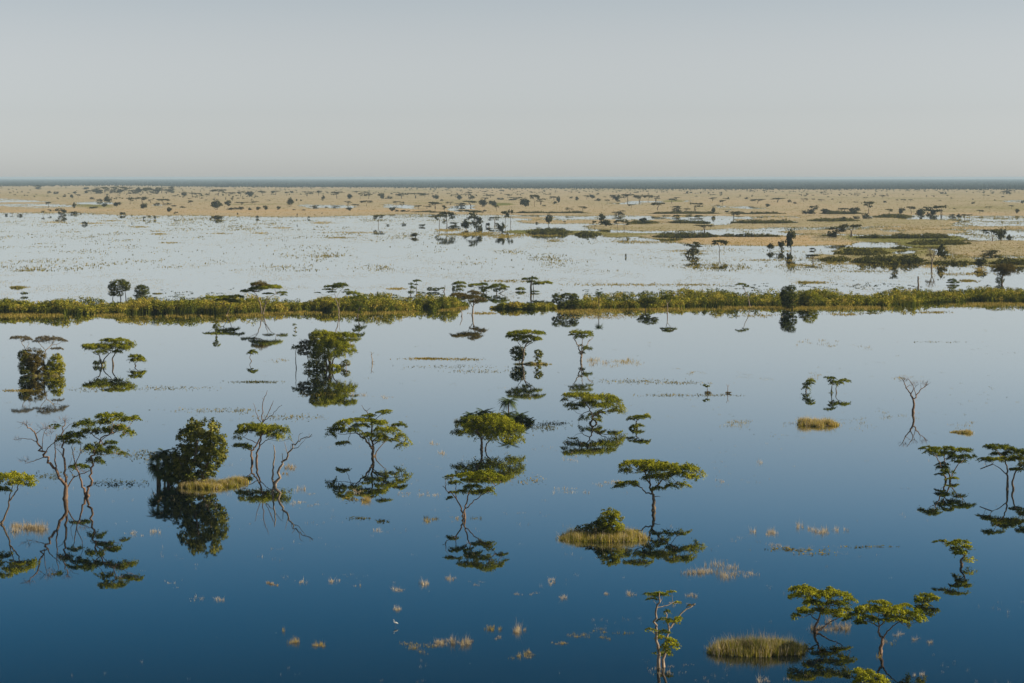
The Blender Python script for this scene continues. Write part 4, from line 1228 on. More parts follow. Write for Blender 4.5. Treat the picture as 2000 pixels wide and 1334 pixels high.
tree(A, 'broad flat topped acacia with two curved stems, left of its small companion tree', 'tree', 'Z4', (738, 330),
     [([(700, 330), (692, 300), (680, 260)], 12, 7), ([(702, 322), (720, 280), (745, 250), (770, 220)], 9, 5), ([(777, 330), (770, 290), (785, 255), (800, 230)], 12, 5)],
     [(740, 155, 58, 13, 'd'), (820, 155, 68, 14, 'a'), (890, 180, 43, 20, 'a'), (640, 190, 72, 14, 'a'), (700, 200, 78, 22, 'a'), (790, 195, 86, 25, 'a'), (870, 205, 56, 16, 'a'), (620, 213, 38, 12, 'd'), (690, 235, 46, 16, 'd'), (800, 235, 38, 12, 'd'), (680, 312, 42, 20, 'a'), (595, 202, 28, 7, 'a')], tint=0.58)
tree(A, 'small low acacia on the right of the broad flat topped acacia with curved stems', 'tree', 'Z4', (932, 332), [([(930, 332), (925, 315), (945, 300)], 8, 4)], [(925, 265, 48, 13, 'a'), (950, 290, 52, 16, 'a'), (898, 290, 28, 9, 'd'), (965, 278, 34, 10, 'a')])
tree('shrub', 'brownish tangled shrub thicket beneath the grey flat trees at far left', 'shrub', 'Z4', (230, 394), [([(220, 394), (215, 330)], 6, 3)], [(220, 262, 92, 54, 'B'), (175, 325, 56, 62, 'R'), (255, 340, 66, 52, 'B'), (160, 265, 40, 45, 'R'), (230, 300, 80, 50, 'B'), (200, 370, 70, 30, 'R')], tint=0.5)
tree('shrub', 'bright yellow green rounded bush beside the brownish thicket', 'shrub', 'Z4', (370, 394), [([(370, 394), (370, 340)], 6, 3)], [(385, 318, 58, 66, 'Y'), (342, 350, 48, 44, 'Y'), (392, 268, 36, 24, 'Y'), (420, 350, 34, 44, 'Y'), (360, 375, 70, 26, 'Y')], tint=0.68)
tree(A, 'grey sparse flat topped tree rising left above the brownish thicket', 'tree', 'Z4', (228, 394), [([(232, 394), (200, 300), (170, 210), (150, 170)], 8, 4), ([(180, 235), (200, 180)], 5, 3)], [(140, 138, 70, 12, 'g'), (192, 152, 38, 10, 'g'), (165, 165, 36, 10, 't')], bark='bark_dead', dens=0.6)
tree(A, 'grey sparse flat topped tree rising right above the brownish thicket', 'tree', 'Z4', (300, 394), [([(300, 394), (310, 240), (350, 195), (370, 150)], 8, 4), ([(315, 232), (280, 190), (262, 165)], 5, 3), ([(345, 200), (400, 180), (430, 160)], 4, 2)],
     [(300, 140, 56, 12, 'g'), (370, 148, 70, 16, 'g'), (424, 155, 34, 9, 'g'), (390, 213, 40, 9, 'g'), (262, 160, 40, 9, 'g'), (340, 175, 60, 18, 't')], bark='bark_dead', dens=0.6)
islet('narrow dry grass skirt under the brownish thicket and the yellow green bush', 'Z4', (300, 396, 165, 8), 0.8, 1600, 0.6)
tree(A, 'small lopsided acacia leaning right, left one of the pair on the right', 'tree', 'Z7', (650, 420), [([(650, 420), (655, 395), (665, 370)], 7, 4)], [(678, 359, 30, 9, 'a'), (655, 375, 24, 11, 'd'), (652, 395, 22, 11, 'd'), (672, 373, 24, 8, 'd')])
tree(A, 'small spread acacia with two thin stems, right one of the pair on the right', 'tree', 'Z7', (808, 427), [([(795, 427), (797, 390), (800, 370)], 6, 3), ([(824, 427), (820, 400), (835, 380)], 6, 3)], [(785, 342, 32, 8, 'd'), (865, 358, 35, 9, 'a'), (825, 370, 38, 11, 'd'), (800, 358, 20, 8, 'd'), (795, 424, 10, 12, 'd')])
tree('dead_tree', 'lone leafless dead tree with a forked bare crown standing in open water', 'tree', 'Z7', (1257, 540),
     [([(1257, 540), (1262, 500), (1255, 460), (1245, 435)], 15, 10), ([(1245, 437), (1220, 400), (1200, 360), (1180, 335)], 8, 2), ([(1262, 470), (1280, 435), (1310, 400), (1340, 365)], 9, 2), ([(1245, 435), (1260, 400), (1240, 360), (1225, 345)], 6, 2), ([(1272, 448), (1265, 400), (1290, 375)], 5, 1.5),
      ([(1310, 400), (1332, 385), (1335, 358)], 4, 1.5), ([(1220, 400), (1242, 380)], 4, 1.5), ([(1308, 402), (1300, 380)], 3, 1.5), ([(1200, 362), (1215, 345)], 3, 1.5), ([(1325, 382), (1345, 375)], 3, 1.5)],
     [(1210, 355, 30, 22, 't'), (1320, 375, 34, 24, 't'), (1262, 380, 26, 20, 't')], bark='bark_red')
tree(A, 'tangled acacia with many dark shelves of leaves down its trunks, near the right edge', 'tree', 'Z7', (1457, 927),
     [([(1442, 927), (1430, 880), (1410, 830), (1390, 790)], 11, 5), ([(1466, 927), (1460, 880), (1440, 830), (1430, 790)], 11, 5), ([(1470, 915), (1500, 850), (1540, 810)], 8, 4)],
     [(1340, 740, 48, 11, 'a'), (1370, 760, 48, 14, 'd'), (1440, 740, 48, 12, 'a'), (1440, 770, 58, 18, 'd'), (1540, 750, 58, 14, 'a'), (1560, 785, 48, 16, 'd'), (1500, 790, 46, 14, 'd'), (1520, 815, 42, 9, 'd'), (1430, 850, 38, 13, 'd'), (1450, 870, 38, 13, 'd'), (1410, 885, 28, 8, 'd'), (1480, 910, 33, 9, 'a'), (1420, 830, 33, 9, 'd'), (1390, 740, 38, 9, 'a')], tint=0.4)
tree(A, 'acacia with two long bare stems and yellowish lower layers at the right edge', 'tree', 'Z7', (1800, 972),
     [([(1791, 972), (1793, 900), (1785, 840), (1770, 790)], 13, 6), ([(1826, 972), (1820, 920), (1850, 860), (1885, 830)], 12, 6), ([(1793, 900), (1750, 860), (1710, 830)], 7, 3), ([(1636, 800), (1638, 858)], 7, 6)],
     [(1720, 730, 58, 14, 'd'), (1780, 740, 66, 16, 'd'), (1830, 765, 58, 18, 'd'), (1690, 800, 46, 12, 'd'), (1660, 800, 33, 9, 'd'), (1760, 802, 66, 14, 'y'), (1850, 800, 58, 16, 'y'), (1880, 755, 38, 13, 'd'), (1930, 770, 58, 18, 'd'), (1900, 830, 58, 18, 'd'), (1740, 772, 46, 13, 'd'), (1850, 860, 46, 9, 'd')], tint=0.42)
tree(A, 'short crooked acacia leaning left above its dark mirror image near the right edge', 'tree', 'Y3', (1625, 320), [([(1625, 320), (1620, 290), (1640, 270), (1650, 240)], 16, 7), ([(1640, 262), (1580, 220), (1520, 185)], 7, 3)],
     [(1500, 175, 36, 11, 'd'), (1560, 190, 48, 13, 'a'), (1612, 178, 48, 14, 'a'), (1650, 210, 43, 16, 'a'), (1590, 220, 48, 14, 'd'), (1640, 245, 46, 16, 'd'), (1672, 280, 32, 16, 'a'), (1600, 245, 28, 12, 'd'), (1660, 185, 23, 9, 'a')], tint=0.55)
tree(A, 'bright acacia with stacked layers and a crooked trunk right of the long grass islet', 'tree', 'Y3', (752, 722),
     [([(748, 722), (745, 690), (765, 650), (775, 610)], 19, 9), ([(750, 716), (800, 690), (830, 660), (870, 645)], 11, 6), ([(765, 650), (735, 635), (715, 615)], 9, 5), ([(870, 645), (920, 620), (960, 600)], 6, 3), ([(775, 612), (800, 560)], 8, 4)],
     [(660, 460, 66, 20, 'a'), (720, 458, 56, 18, 'a'), (650, 500, 62, 23, 'a'), (760, 500, 78, 25, 'a'), (840, 475, 68, 20, 'a'), (900, 500, 66, 23, 'a'), (950, 530, 38, 18, 'a'), (870, 550, 78, 25, 'd'), (740, 550, 78, 23, 'a'), (670, 590, 66, 18, 'a'), (620, 620, 42, 14, 'd'), (780, 590, 66, 23, 'a'), (850, 600, 56, 20, 'a'),
      (930, 590, 48, 16, 'a'), (900, 620, 56, 13, 'a'), (700, 480, 50, 16, 'a')], bark='bark_red', tint=0.66)
tree(A, 'bright umbrella acacia on a single pale trunk in the lower right corner', 'tree', 'Y3', (1140, 848),
     [([(1140, 848), (1145, 790), (1150, 760), (1130, 730), (1130, 690), (1120, 640)], 22, 7), ([(1150, 768), (1170, 730), (1210, 690), (1250, 660)], 12, 5), ([(1130, 700), (1090, 670), (1060, 655)], 8, 4), ([(1130, 690), (1160, 660), (1170, 630)], 8, 5)],
     [(1130, 545, 66, 18, 'a'), (1060, 570, 66, 20, 'a'), (1000, 610, 58, 20, 'd'), (960, 635, 38, 16, 'd'), (1130, 590, 88, 27, 'a'), (1200, 580, 78, 23, 'a'), (1280, 560, 48, 16, 'a'), (1260, 600, 78, 25, 'a'), (1340, 600, 58, 23, 'a'), (1390, 640, 32, 27, 'a'), (1330, 640, 58, 23, 'a'), (1200, 630, 66, 20, 'a'), (1060, 640, 66, 20, 'd'),
      (1310, 682, 18, 18, 'a'), (1020, 655, 38, 12, 'd'), (1240, 650, 46, 13, 'a')], bark='bark_red', tint=0.62)
tree('shrub', 'small half drowned round bush floating right of the umbrella acacia in the lower right', 'shrub', 'Y3', (1410, 552), [([(1400, 552), (1395, 520)], 5, 3), ([(1420, 552), (1440, 515)], 5, 3)], [(1380, 512, 48, 24, 'A'), (1440, 512, 48, 24, 'A'), (1405, 534, 60, 18, 'A'), (1470, 520, 24, 16, 'A')], tint=0.5)
tree('shrub', 'bright green bushy crown cut off by the bottom edge', 'shrub', 'Y3', (1070, 1090), [([(1080, 1090), (1075, 1020), (1060, 980)], 9, 5)],
     [(1010, 960, 52, 23, 'a'), (1060, 970, 58, 27, 'a'), (1100, 1000, 58, 27, 'a'), (1150, 1005, 38, 23, 'a'), (1040, 1012, 66, 27, 'a'), (1110, 1040, 66, 24, 'a')], tint=0.75)
tree(A, 'thin twin stemmed tree with scattered leaf tufts at the bottom edge', 'tree', 'Y2', (710, 1243),
     [([(697, 1243), (690, 1140), (680, 1050), (675, 980), (685, 900), (697, 840)], 19, 9), ([(724, 1243), (735, 1150), (750, 1040), (745, 960), (735, 920)], 17, 6), ([(750, 1025), (800, 970), (840, 920), (905, 878)], 12, 6), ([(688, 902), (740, 890), (775, 870)], 6, 3), ([(697, 840), (700, 815)], 7, 4)],
     [(680, 820, 48, 13, 'a'), (720, 830, 48, 13, 'd'), (660, 850, 28, 9, 'd'), (770, 810, 24, 8, 'a'), (630, 820, 24, 6, 'd'), (805, 872, 22, 8, 'a'), (790, 975, 43, 14, 'a'), (810, 960, 24, 9, 'a'), (715, 970, 28, 13, 'd'), (650, 1025, 28, 9, 'd'), (710, 1035, 38, 13, 'd'), (730, 1075, 48, 16, 'a'), (770, 1090, 48, 20, 'a'), (790, 1110, 33, 13, 'a'),
      (750, 1130, 48, 18, 'a'), (740, 1160, 38, 13, 'd'), (738, 920, 20, 11, 'd'), (670, 1160, 15, 8, 'd'), (882, 888, 20, 9, 'b')], bark='bark_dead', dens=0.8, tint=0.58)
tree(A, 'umbrella acacia on one dark straight trunk, behind the grassy islet with the bush', 'tree', 'Y2', (665, 344),
     [([(665, 344), (668, 300), (665, 270), (655, 240), (640, 200), (615, 120)], 22, 8), ([(660, 247), (620, 240), (590, 210), (540, 190)], 9, 4), ([(668, 265), (690, 262), (705, 266)], 5, 2), ([(660, 237), (690, 200), (730, 165), (780, 140), (840, 120)], 11, 4), ([(640, 200), (640, 140), (650, 100)], 7, 4), ([(690, 200), (700, 160)], 6, 4)],
     [(520, 80, 52, 20, 'a'), (580, 65, 78, 16, 'a'), (660, 75, 88, 22, 'a'), (620, 110, 58, 23, 'd'), (500, 110, 38, 18, 'd'), (720, 100, 78, 25, 'a'), (790, 90, 58, 22, 'a'), (850, 95, 58, 22, 'a'), (910, 110, 42, 26, 'a'), (940, 145, 26, 26, 'a'), (800, 130, 66, 20, 'd'), (870, 145, 46, 16, 'a'), (650, 150, 48, 22, 'd'), (700, 150, 58, 22, 'd'),
      (510, 188, 58, 13, 'a'), (550, 180, 34, 13, 'a'), (460, 206, 26, 12, 'd'), (690, 215, 38, 13, 'd'), (770, 200, 38, 18, 'd'), (830, 195, 43, 14, 'a')], tint=0.6)
islet('grassy yellow green islet with a leafy bush in front of the single trunk acacia', 'Y2', (395, 500, 268, 26), 1.7, 10000, 0.74, green=0.2)
tree('shrub', 'leafy upright bush growing on the yellow green islet', 'shrub', 'Y2', (420, 500), [([(420, 500), (420, 420)], 10, 5)], [(415, 362, 56, 34, 'Y'), (398, 408, 60, 42, 'Y'), (436, 440, 62, 46, 'Y'), (455, 385, 40, 32, 'Y'), (385, 450, 48, 40, 'R'), (470, 465, 50, 32, 'Y')], tint=0.5)
tree('shrub', 'low dark bush on the shaded left of the yellow green islet', 'shrub', 'Y2', (310, 494), [([(310, 494), (310, 460)], 6, 4)], [(320, 440, 66, 32, 'R'), (260, 458, 50, 26, 'R'), (360, 420, 36, 26, 'R')], tint=0.35)
islet('long tall grass islet with pale tips near the bottom edge', 'Y3', (400, 838, 305, 26), 1.85, 15000, 0.74, green=0.42, straw=0.22)
islet('golden domed sedge islet in open water on the right', 'Z7', (708, 606, 132, 12), 1.9, 4600, 0.86)
islet('small flat golden islet below the lone dead tree', 'Z7', (1535, 652, 66, 7), 1.0, 1300, 0.7)
islet('orange dry grass skirt at the foot of the dense broadleaf tree', 'Z4', (1400, 1158, 230, 22), 1.5, 7000, 0.7)
islet('yellow dry grass spit reaching right from the dense broadleaf tree', 'Z4', (1610, 1130, 120, 14), 1.2, 2200, 0.7)
# small ones
tree(A, 'tiny thin tree with one flat tuft, left of the tall crowded tree', 'tree', 'Z5', (318, 300), [([(320, 300), (308, 275), (318, 250)], 5, 3)], [(325, 238, 38, 9, 'd'), (335, 225, 24, 6, 'd'), (305, 246, 20, 6, 'd')])
tree('dead_tree', 'thin leafless sapling standing right of the tall crowded tree', 'tree', 'Z5', (1148, 312), [([(1148, 312), (1148, 290), (1142, 262), (1143, 238)], 8, 3), ([(1142, 258), (1160, 240)], 3, 1.5), ([(1148, 300), (1165, 305)], 3, 1.5), ([(1143, 240), (1130, 236)], 2, 1.5)], [], bark='bark_dead')
tree(A, 'tiny round topped tree left of the leafless sapling on the right', 'tree', 'Z7', (90, 428), [([(90, 428), (92, 400)], 5, 3)], [(88, 385, 22, 10, 'D'), (95, 425, 20, 7, 'B')])
tree('dead_tree', 'tiny leafless sapling beside the tiny round topped tree on the right', 'tree', 'Z7', (205, 430), [([(205, 430), (208, 400), (200, 378)], 4, 2), ([(207, 400), (216, 378)], 3, 1.5)], [(212, 427, 18, 7, 'B')], bark='bark_dead')
tree(A, 'small shaggy stemmed tree in open water before the left reed bed', 'tree', 'W2', (215, 625), [([(215, 625), (212, 570), (215, 530)], 9, 5)], [(215, 525, 34, 14, 'd'), (205, 545, 30, 12, 'd'), (212, 570, 20, 18, 'D'), (212, 600, 12, 20, 'D')])
tree(A, 'tiny spindly tree between the left reed bed and the tall crowded tree', 'tree', 'W2', (985, 572), [([(985, 572), (980, 530)], 5, 3)], [(975, 516, 18, 8, 'd'), (990, 552, 18, 8, 'd')], bark='bark_dead')

# ------------------------------------------------------------------ trees by the reed beds
tree('broadleaf_tree', 'dark round tree behind the left reed bed, taller of two', 'tree', 'W1', (1170, 272), [([(1100, 272), (1110, 200)], 7, 5), ([(1180, 272), (1170, 200)], 9, 6), ([(1230, 272), (1220, 180)], 8, 5)],
     [(1160, 118, 88, 42, 'R'), (1230, 140, 50, 44, 'R'), (1095, 150, 44, 44, 'R'), (1180, 175, 86, 28, 'R'), (1090, 215, 40, 28, 'R'), (1150, 220, 60, 28, 'R'), (1190, 95, 40, 24, 'R')], tint=0.36)
tree('broadleaf_tree', 'dark round tree behind the left reed bed, shorter and rounder of two', 'tree', 'W1', (1385, 272), [([(1380, 272), (1385, 200)], 9, 6)], [(1385, 180, 82, 46, 'R'), (1388, 230, 85, 42, 'R'), (1385, 155, 55, 26, 'R')], tint=0.32)
tree('shrub', 'tiny dark shrub standing alone behind the left end of the reed bed', 'shrub', 'W1', (235, 236), [], [(225, 212, 28, 14, 'R'), (255, 215, 20, 12, 'R')], tint=0.3)
islet('small yellow green islet near the left edge beyond the reed bed', 'W1', (170, 162, 80, 4), 1.5, 700, 0.42)
islet('low dark weed islet right of the two dark round trees', 'W1', (1535, 218, 55, 4), 0.8, 300, 0.15)
tree(A, 'wide flat topped acacia with many limbs standing against the left reed bed', 'tree', 'W2', (662, 420), [([(655, 420), (640, 320), (610, 240), (580, 200)], 13, 5), ([(672, 420), (690, 330), (710, 250)], 12, 5), ([(690, 330), (760, 240), (850, 215)], 6, 3), ([(612, 245), (520, 205), (460, 190)], 5, 2), ([(650, 380), (700, 300), (740, 250)], 5, 3)],
     [(640, 125, 88, 22, 'b'), (700, 150, 125, 20, 'a'), (780, 150, 76, 18, 'a'), (620, 165, 86, 18, 'd'), (520, 190, 66, 12, 'd'), (850, 205, 48, 12, 'd'), (470, 190, 24, 8, 'd'), (600, 120, 56, 14, 'd'), (720, 215, 56, 9, 'd'), (870, 225, 30, 10, 'd')], bark='bark_dead', tint=0.5)
tree(A, 'slim flat topped acacia above the narrow break in the left reed bed', 'tree', 'W2', (1405, 425), [([(1403, 425), (1400, 330), (1375, 260), (1370, 180)], 9, 4), ([(1400, 330), (1385, 270), (1420, 190)], 6, 3), ([(1402, 400), (1412, 320), (1420, 260)], 5, 3)],
     [(1330, 145, 66, 12, 'd'), (1420, 125, 66, 16, 'd'), (1460, 135, 43, 13, 'd'), (1300, 175, 48, 7, 'd'), (1400, 150, 56, 13, 'd'), (1340, 200, 46, 7, 'd'), (1490, 180, 28, 7, 'd'), (1200, 205, 26, 4, 'd')], bark='bark_dead')
tree(A, 'low wide green topped acacia spread over the top of the left reed bed', 'tree', 'W2', (318, 428), [([(310, 428), (340, 370), (360, 300)], 9, 5), ([(330, 395), (280, 320)], 6, 4)], [(280, 248, 105, 13, 'a'), (400, 243, 76, 13, 'd'), (180, 255, 76, 11, 'a'), (115, 256, 38, 8, 'a'), (300, 275, 96, 14, 'd'), (380, 290, 60, 12, 'd')], tint=0.48)
tree(A, 'leaning ragged acacia in front of the tallest part of the left reed bed', 'tree', 'W2', (1592, 440), [([(1588, 440), (1600, 390), (1610, 300), (1560, 220)], 12, 6), ([(1602, 380), (1640, 330)], 6, 4)], [(1550, 212, 68, 18, 'a'), (1600, 250, 58, 18, 'd'), (1580, 300, 48, 18, 'd'), (1620, 335, 58, 22, 'd'), (1560, 260, 48, 13, 'd'), (1490, 200, 38, 8, 'd'), (1600, 400, 40, 14, 'd')], tint=0.45)
tree('broadleaf_tree', 'small narrow tree pair behind the left reed bed, shorter bushy one', 'tree', 'W3', (212, 232), [([(210, 232), (215, 170), (215, 130)], 8, 4)], [(213, 120, 28, 11, 'D'), (222, 155, 26, 14, 'D'), (210, 205, 30, 16, 'D')], tint=0.3)
tree(A, 'small narrow tree pair behind the left reed bed, taller wispy one', 'tree', 'W3', (268, 218), [([(270, 218), (265, 150), (268, 100)], 6, 3)], [(275, 90, 40, 9, 'd'), (265, 128, 20, 8, 'd'), (255, 165, 20, 8, 'd'), (285, 208, 22, 9, 'd')])
tree('shrub', 'low dark oblong shrub standing in water left of the flat tree row', 'shrub', 'W3', (430, 196), [], [(400, 172, 36, 20, 'R'), (455, 174, 40, 20, 'R')], tint=0.25)
tree('dead_tree', 'tiny forked dark snag beside the low dark oblong shrub', 'tree', 'W3', (535, 198), [([(535, 198), (545, 165), (545, 140)], 8, 5), ([(540, 170), (510, 150)], 5, 3), ([(538, 190), (515, 185)], 5, 3)], [(520, 165, 24, 9, 'd')])
tree(A, 'small leaning olive acacia behind the gap in the reed bed', 'tree', 'W3', (650, 208), [([(625, 208), (620, 130)], 9, 5), ([(690, 206), (700, 140)], 6, 4)], [(690, 110, 58, 14, 'a'), (640, 120, 28, 13, 'd'), (700, 145, 48, 14, 'a'), (628, 165, 18, 26, 'D'), (690, 175, 40, 14, 'a'), (640, 195, 26, 10, 'D')])
tree(A, 'long low row of joined flat crowns, left half with the thin arm', 'tree', 'W3', (915, 208), [([(920, 208), (915, 150)], 8, 5), ([(950, 205), (930, 160)], 6, 4)], [(840, 130, 66, 11, 'a'), (910, 125, 56, 14, 'd'), (920, 165, 48, 22, 'D'), (800, 145, 28, 7, 'd'), (965, 160, 38, 14, 'd'), (925, 190, 36, 14, 'D')], tint=0.42)
tree(A, 'long low row of joined flat crowns, right half with the bushy end', 'tree', 'W3', (1062, 215), [([(1050, 215), (1055, 160)], 8, 5), ([(1072, 215), (1160, 175)], 6, 3)], [(1060, 140, 76, 22, 'a'), (1130, 150, 46, 11, 'a'), (1050, 182, 38, 20, 'D'), (1000, 150, 30, 12, 'd'), (1100, 170, 40, 10, 'd')], tint=0.42)
tree('shrub', 'small olive dome shrub left of the table topped acacia', 'shrub', 'W3', (1285, 190), [], [(1285, 168, 46, 17, 'A'), (1260, 174, 26, 12, 'D'), (1310, 176, 26, 10, 'D')], tint=0.4)
tree(A, 'table topped acacia with a long right arm standing behind the reed gap', 'tree', 'W3', (1388, 206), [([(1385, 206), (1385, 110), (1400, 90)], 18, 9), ([(1386, 130), (1450, 115), (1500, 110)], 6, 4), ([(1410, 206), (1408, 130)], 8, 5)], [(1400, 68, 52, 15, 'd'), (1340, 75, 38, 9, 'd'), (1390, 98, 48, 11, 'd'), (1510, 110, 86, 13, 'y'), (1450, 120, 58, 9, 'd'), (1420, 195, 50, 9, 'D'), (1320, 68, 26, 7, 'd')], tint=0.4)
tree(A, 'rusty brown umbrella tree on one trunk standing in the gap of the reed bed', 'tree', 'W3', (815, 428), [([(815, 428), (820, 350), (830, 290)], 16, 9), ([(820, 350), (780, 290), (760, 230)], 8, 4), ([(830, 335), (880, 280), (910, 250)], 8, 4), ([(825, 310), (840, 250)], 8, 4)],
     [(820, 200, 56, 16, 'b'), (680, 225, 86, 16, 'b'), (740, 245, 76, 18, 'b'), (860, 215, 56, 18, 'b'), (800, 250, 86, 22, 'b'), (880, 282, 56, 18, 'b'), (920, 275, 46, 16, 'b'), (830, 300, 46, 13, 'b'), (850, 245, 50, 16, 'b')], bark='bark_dead', dens=0.75)
tree('dead_tree', 'short leaning dead stake at the right tip of the left reed bed', 'tree', 'W3', (710, 440), [([(708, 440), (712, 410), (690, 355)], 10, 6)], [], bark='bark_dead')
tree('shrub', 'big dark green shrub cluster at the start of the right reed bed', 'shrub', 'W3', (1725, 378), [([(1720, 378), (1700, 300)], 8, 5), ([(1780, 378), (1790, 300)], 8, 5)], [(1650, 250, 66, 38, 'R'), (1750, 238, 78, 34, 'R'), (1700, 320, 66, 50, 'R'), (1800, 320, 76, 44, 'R'), (1800, 250, 56, 38, 'R'), (1620, 290, 36, 28, 'R')], tint=0.34)
palm('dark headed fan palm on a bare pole in front of the right reed bed', 'W4', (150, 382), [(150, 382, 150, 212, 52)], n=22)
tree('shrub', 'dark rounded shrub standing in water before the right reed bed', 'shrub', 'W4', (608, 384), [([(605, 384), (605, 330)], 8, 5)], [(590, 290, 72, 32, 'R'), (650, 272, 76, 24, 'R'), (600, 330, 56, 32, 'R'), (690, 300, 50, 24, 'R')], tint=0.36)
tree(A, 'thin stemmed tree with wispy layers right of the dark rounded shrub', 'tree', 'W4', (818, 410), [([(820, 410), (815, 320), (805, 280)], 9, 5), ([(815, 320), (860, 265)], 5, 3)], [(815, 240, 48, 11, 'd'), (800, 265, 48, 11, 'd'), (880, 260, 43, 9, 'd'), (850, 240, 38, 11, 'b')], bark='bark_dead')
tree(A, 'leaning thin tree with a single flat tuft above the right reed bed', 'tree', 'W4', (1622, 352), [([(1625, 352), (1600, 250), (1560, 150)], 9, 5)], [(1540, 124, 52, 10, 'd'), (1585, 142, 32, 9, 'd')], bark='bark_dead')
tree('broadleaf_tree', 'dark dense tree hugging the water in front of the right reed bed', 'tree', 'W5', (160, 414), [([(150, 414), (150, 330)], 9, 6), ([(190, 414), (195, 330)], 7, 5)], [(145, 280, 50, 46, 'R'), (185, 252, 40, 28, 'R'), (140, 345, 46, 50, 'R'), (190, 325, 52, 50, 'R'), (165, 388, 62, 26, 'R'), (130, 310, 40, 50, 'R')], tint=0.22)
tree('shrub', 'olive rounded bush attached to the right of the dark dense tree', 'shrub', 'W5', (320, 392), [], [(330, 298, 56, 42, 'Y'), (285, 335, 60, 46, 'R'), (365, 330, 36, 32, 'Y'), (320, 360, 70, 34, 'R')], tint=0.42)
tree('dead_tree', 'bare upright dead trunk like a post behind the right reed bed', 'tree', 'W5', (1175, 250), [([(1175, 250), (1174, 205), (1173, 160)], 13, 12), ([(1174, 190), (1182, 175)], 5, 3)], [], bark='bark')
tree('bare_tree', 'pale thin bare tree with a round twiggy top near the post like dead trunk', 'tree', 'V8', (1097, 920), [([(1097, 920), (1100, 850), (1090, 790), (1070, 740)], 15, 5), ([(1100, 850), (1120, 800), (1110, 740)], 9, 4), ([(1092, 800), (1055, 760)], 6, 3), ([(1110, 830), (1130, 790), (1140, 750)], 6, 3)], [(1085, 755, 56, 40, 't'), (1110, 790, 40, 36, 't'), (1075, 790, 36, 16, 'b')], bark='bark_dead', dens=0.5)
tree(A, 'brown flat crowned tree with a green bush at its foot near the right edge', 'tree', 'V8', (1775, 1078), [([(1785, 1078), (1790, 1000), (1810, 940)], 18, 9), ([(1790, 1010), (1740, 950)], 9, 5), ([(1795, 1000), (1870, 940)], 9, 5)], [(1810, 900, 118, 26, 'b'), (1760, 940, 86, 26, 'b'), (1860, 945, 86, 28, 'b'), (1800, 975, 66, 20, 'b'), (1765, 1035, 46, 44, 'R')], dens=0.8, tint=0.36)
tree('shrub', 'low dark double shrub in pale water left of the brown flat crowned tree', 'shrub', 'W5', (1440, 218), [], [(1440, 188, 34, 11, 'd'), (1462, 206, 40, 11, 'D'), (1420, 206, 24, 8, 'D')], tint=0.25)
islet('flat yellow islet just right of the low dark double shrub', 'W5', (1560, 192, 62, 4), 1.1, 500, 0.5)
islet('narrow yellow islet behind the dark dense tree of the right reed bed', 'W5', (280, 207, 80, 5), 1.2, 700, 0.45)

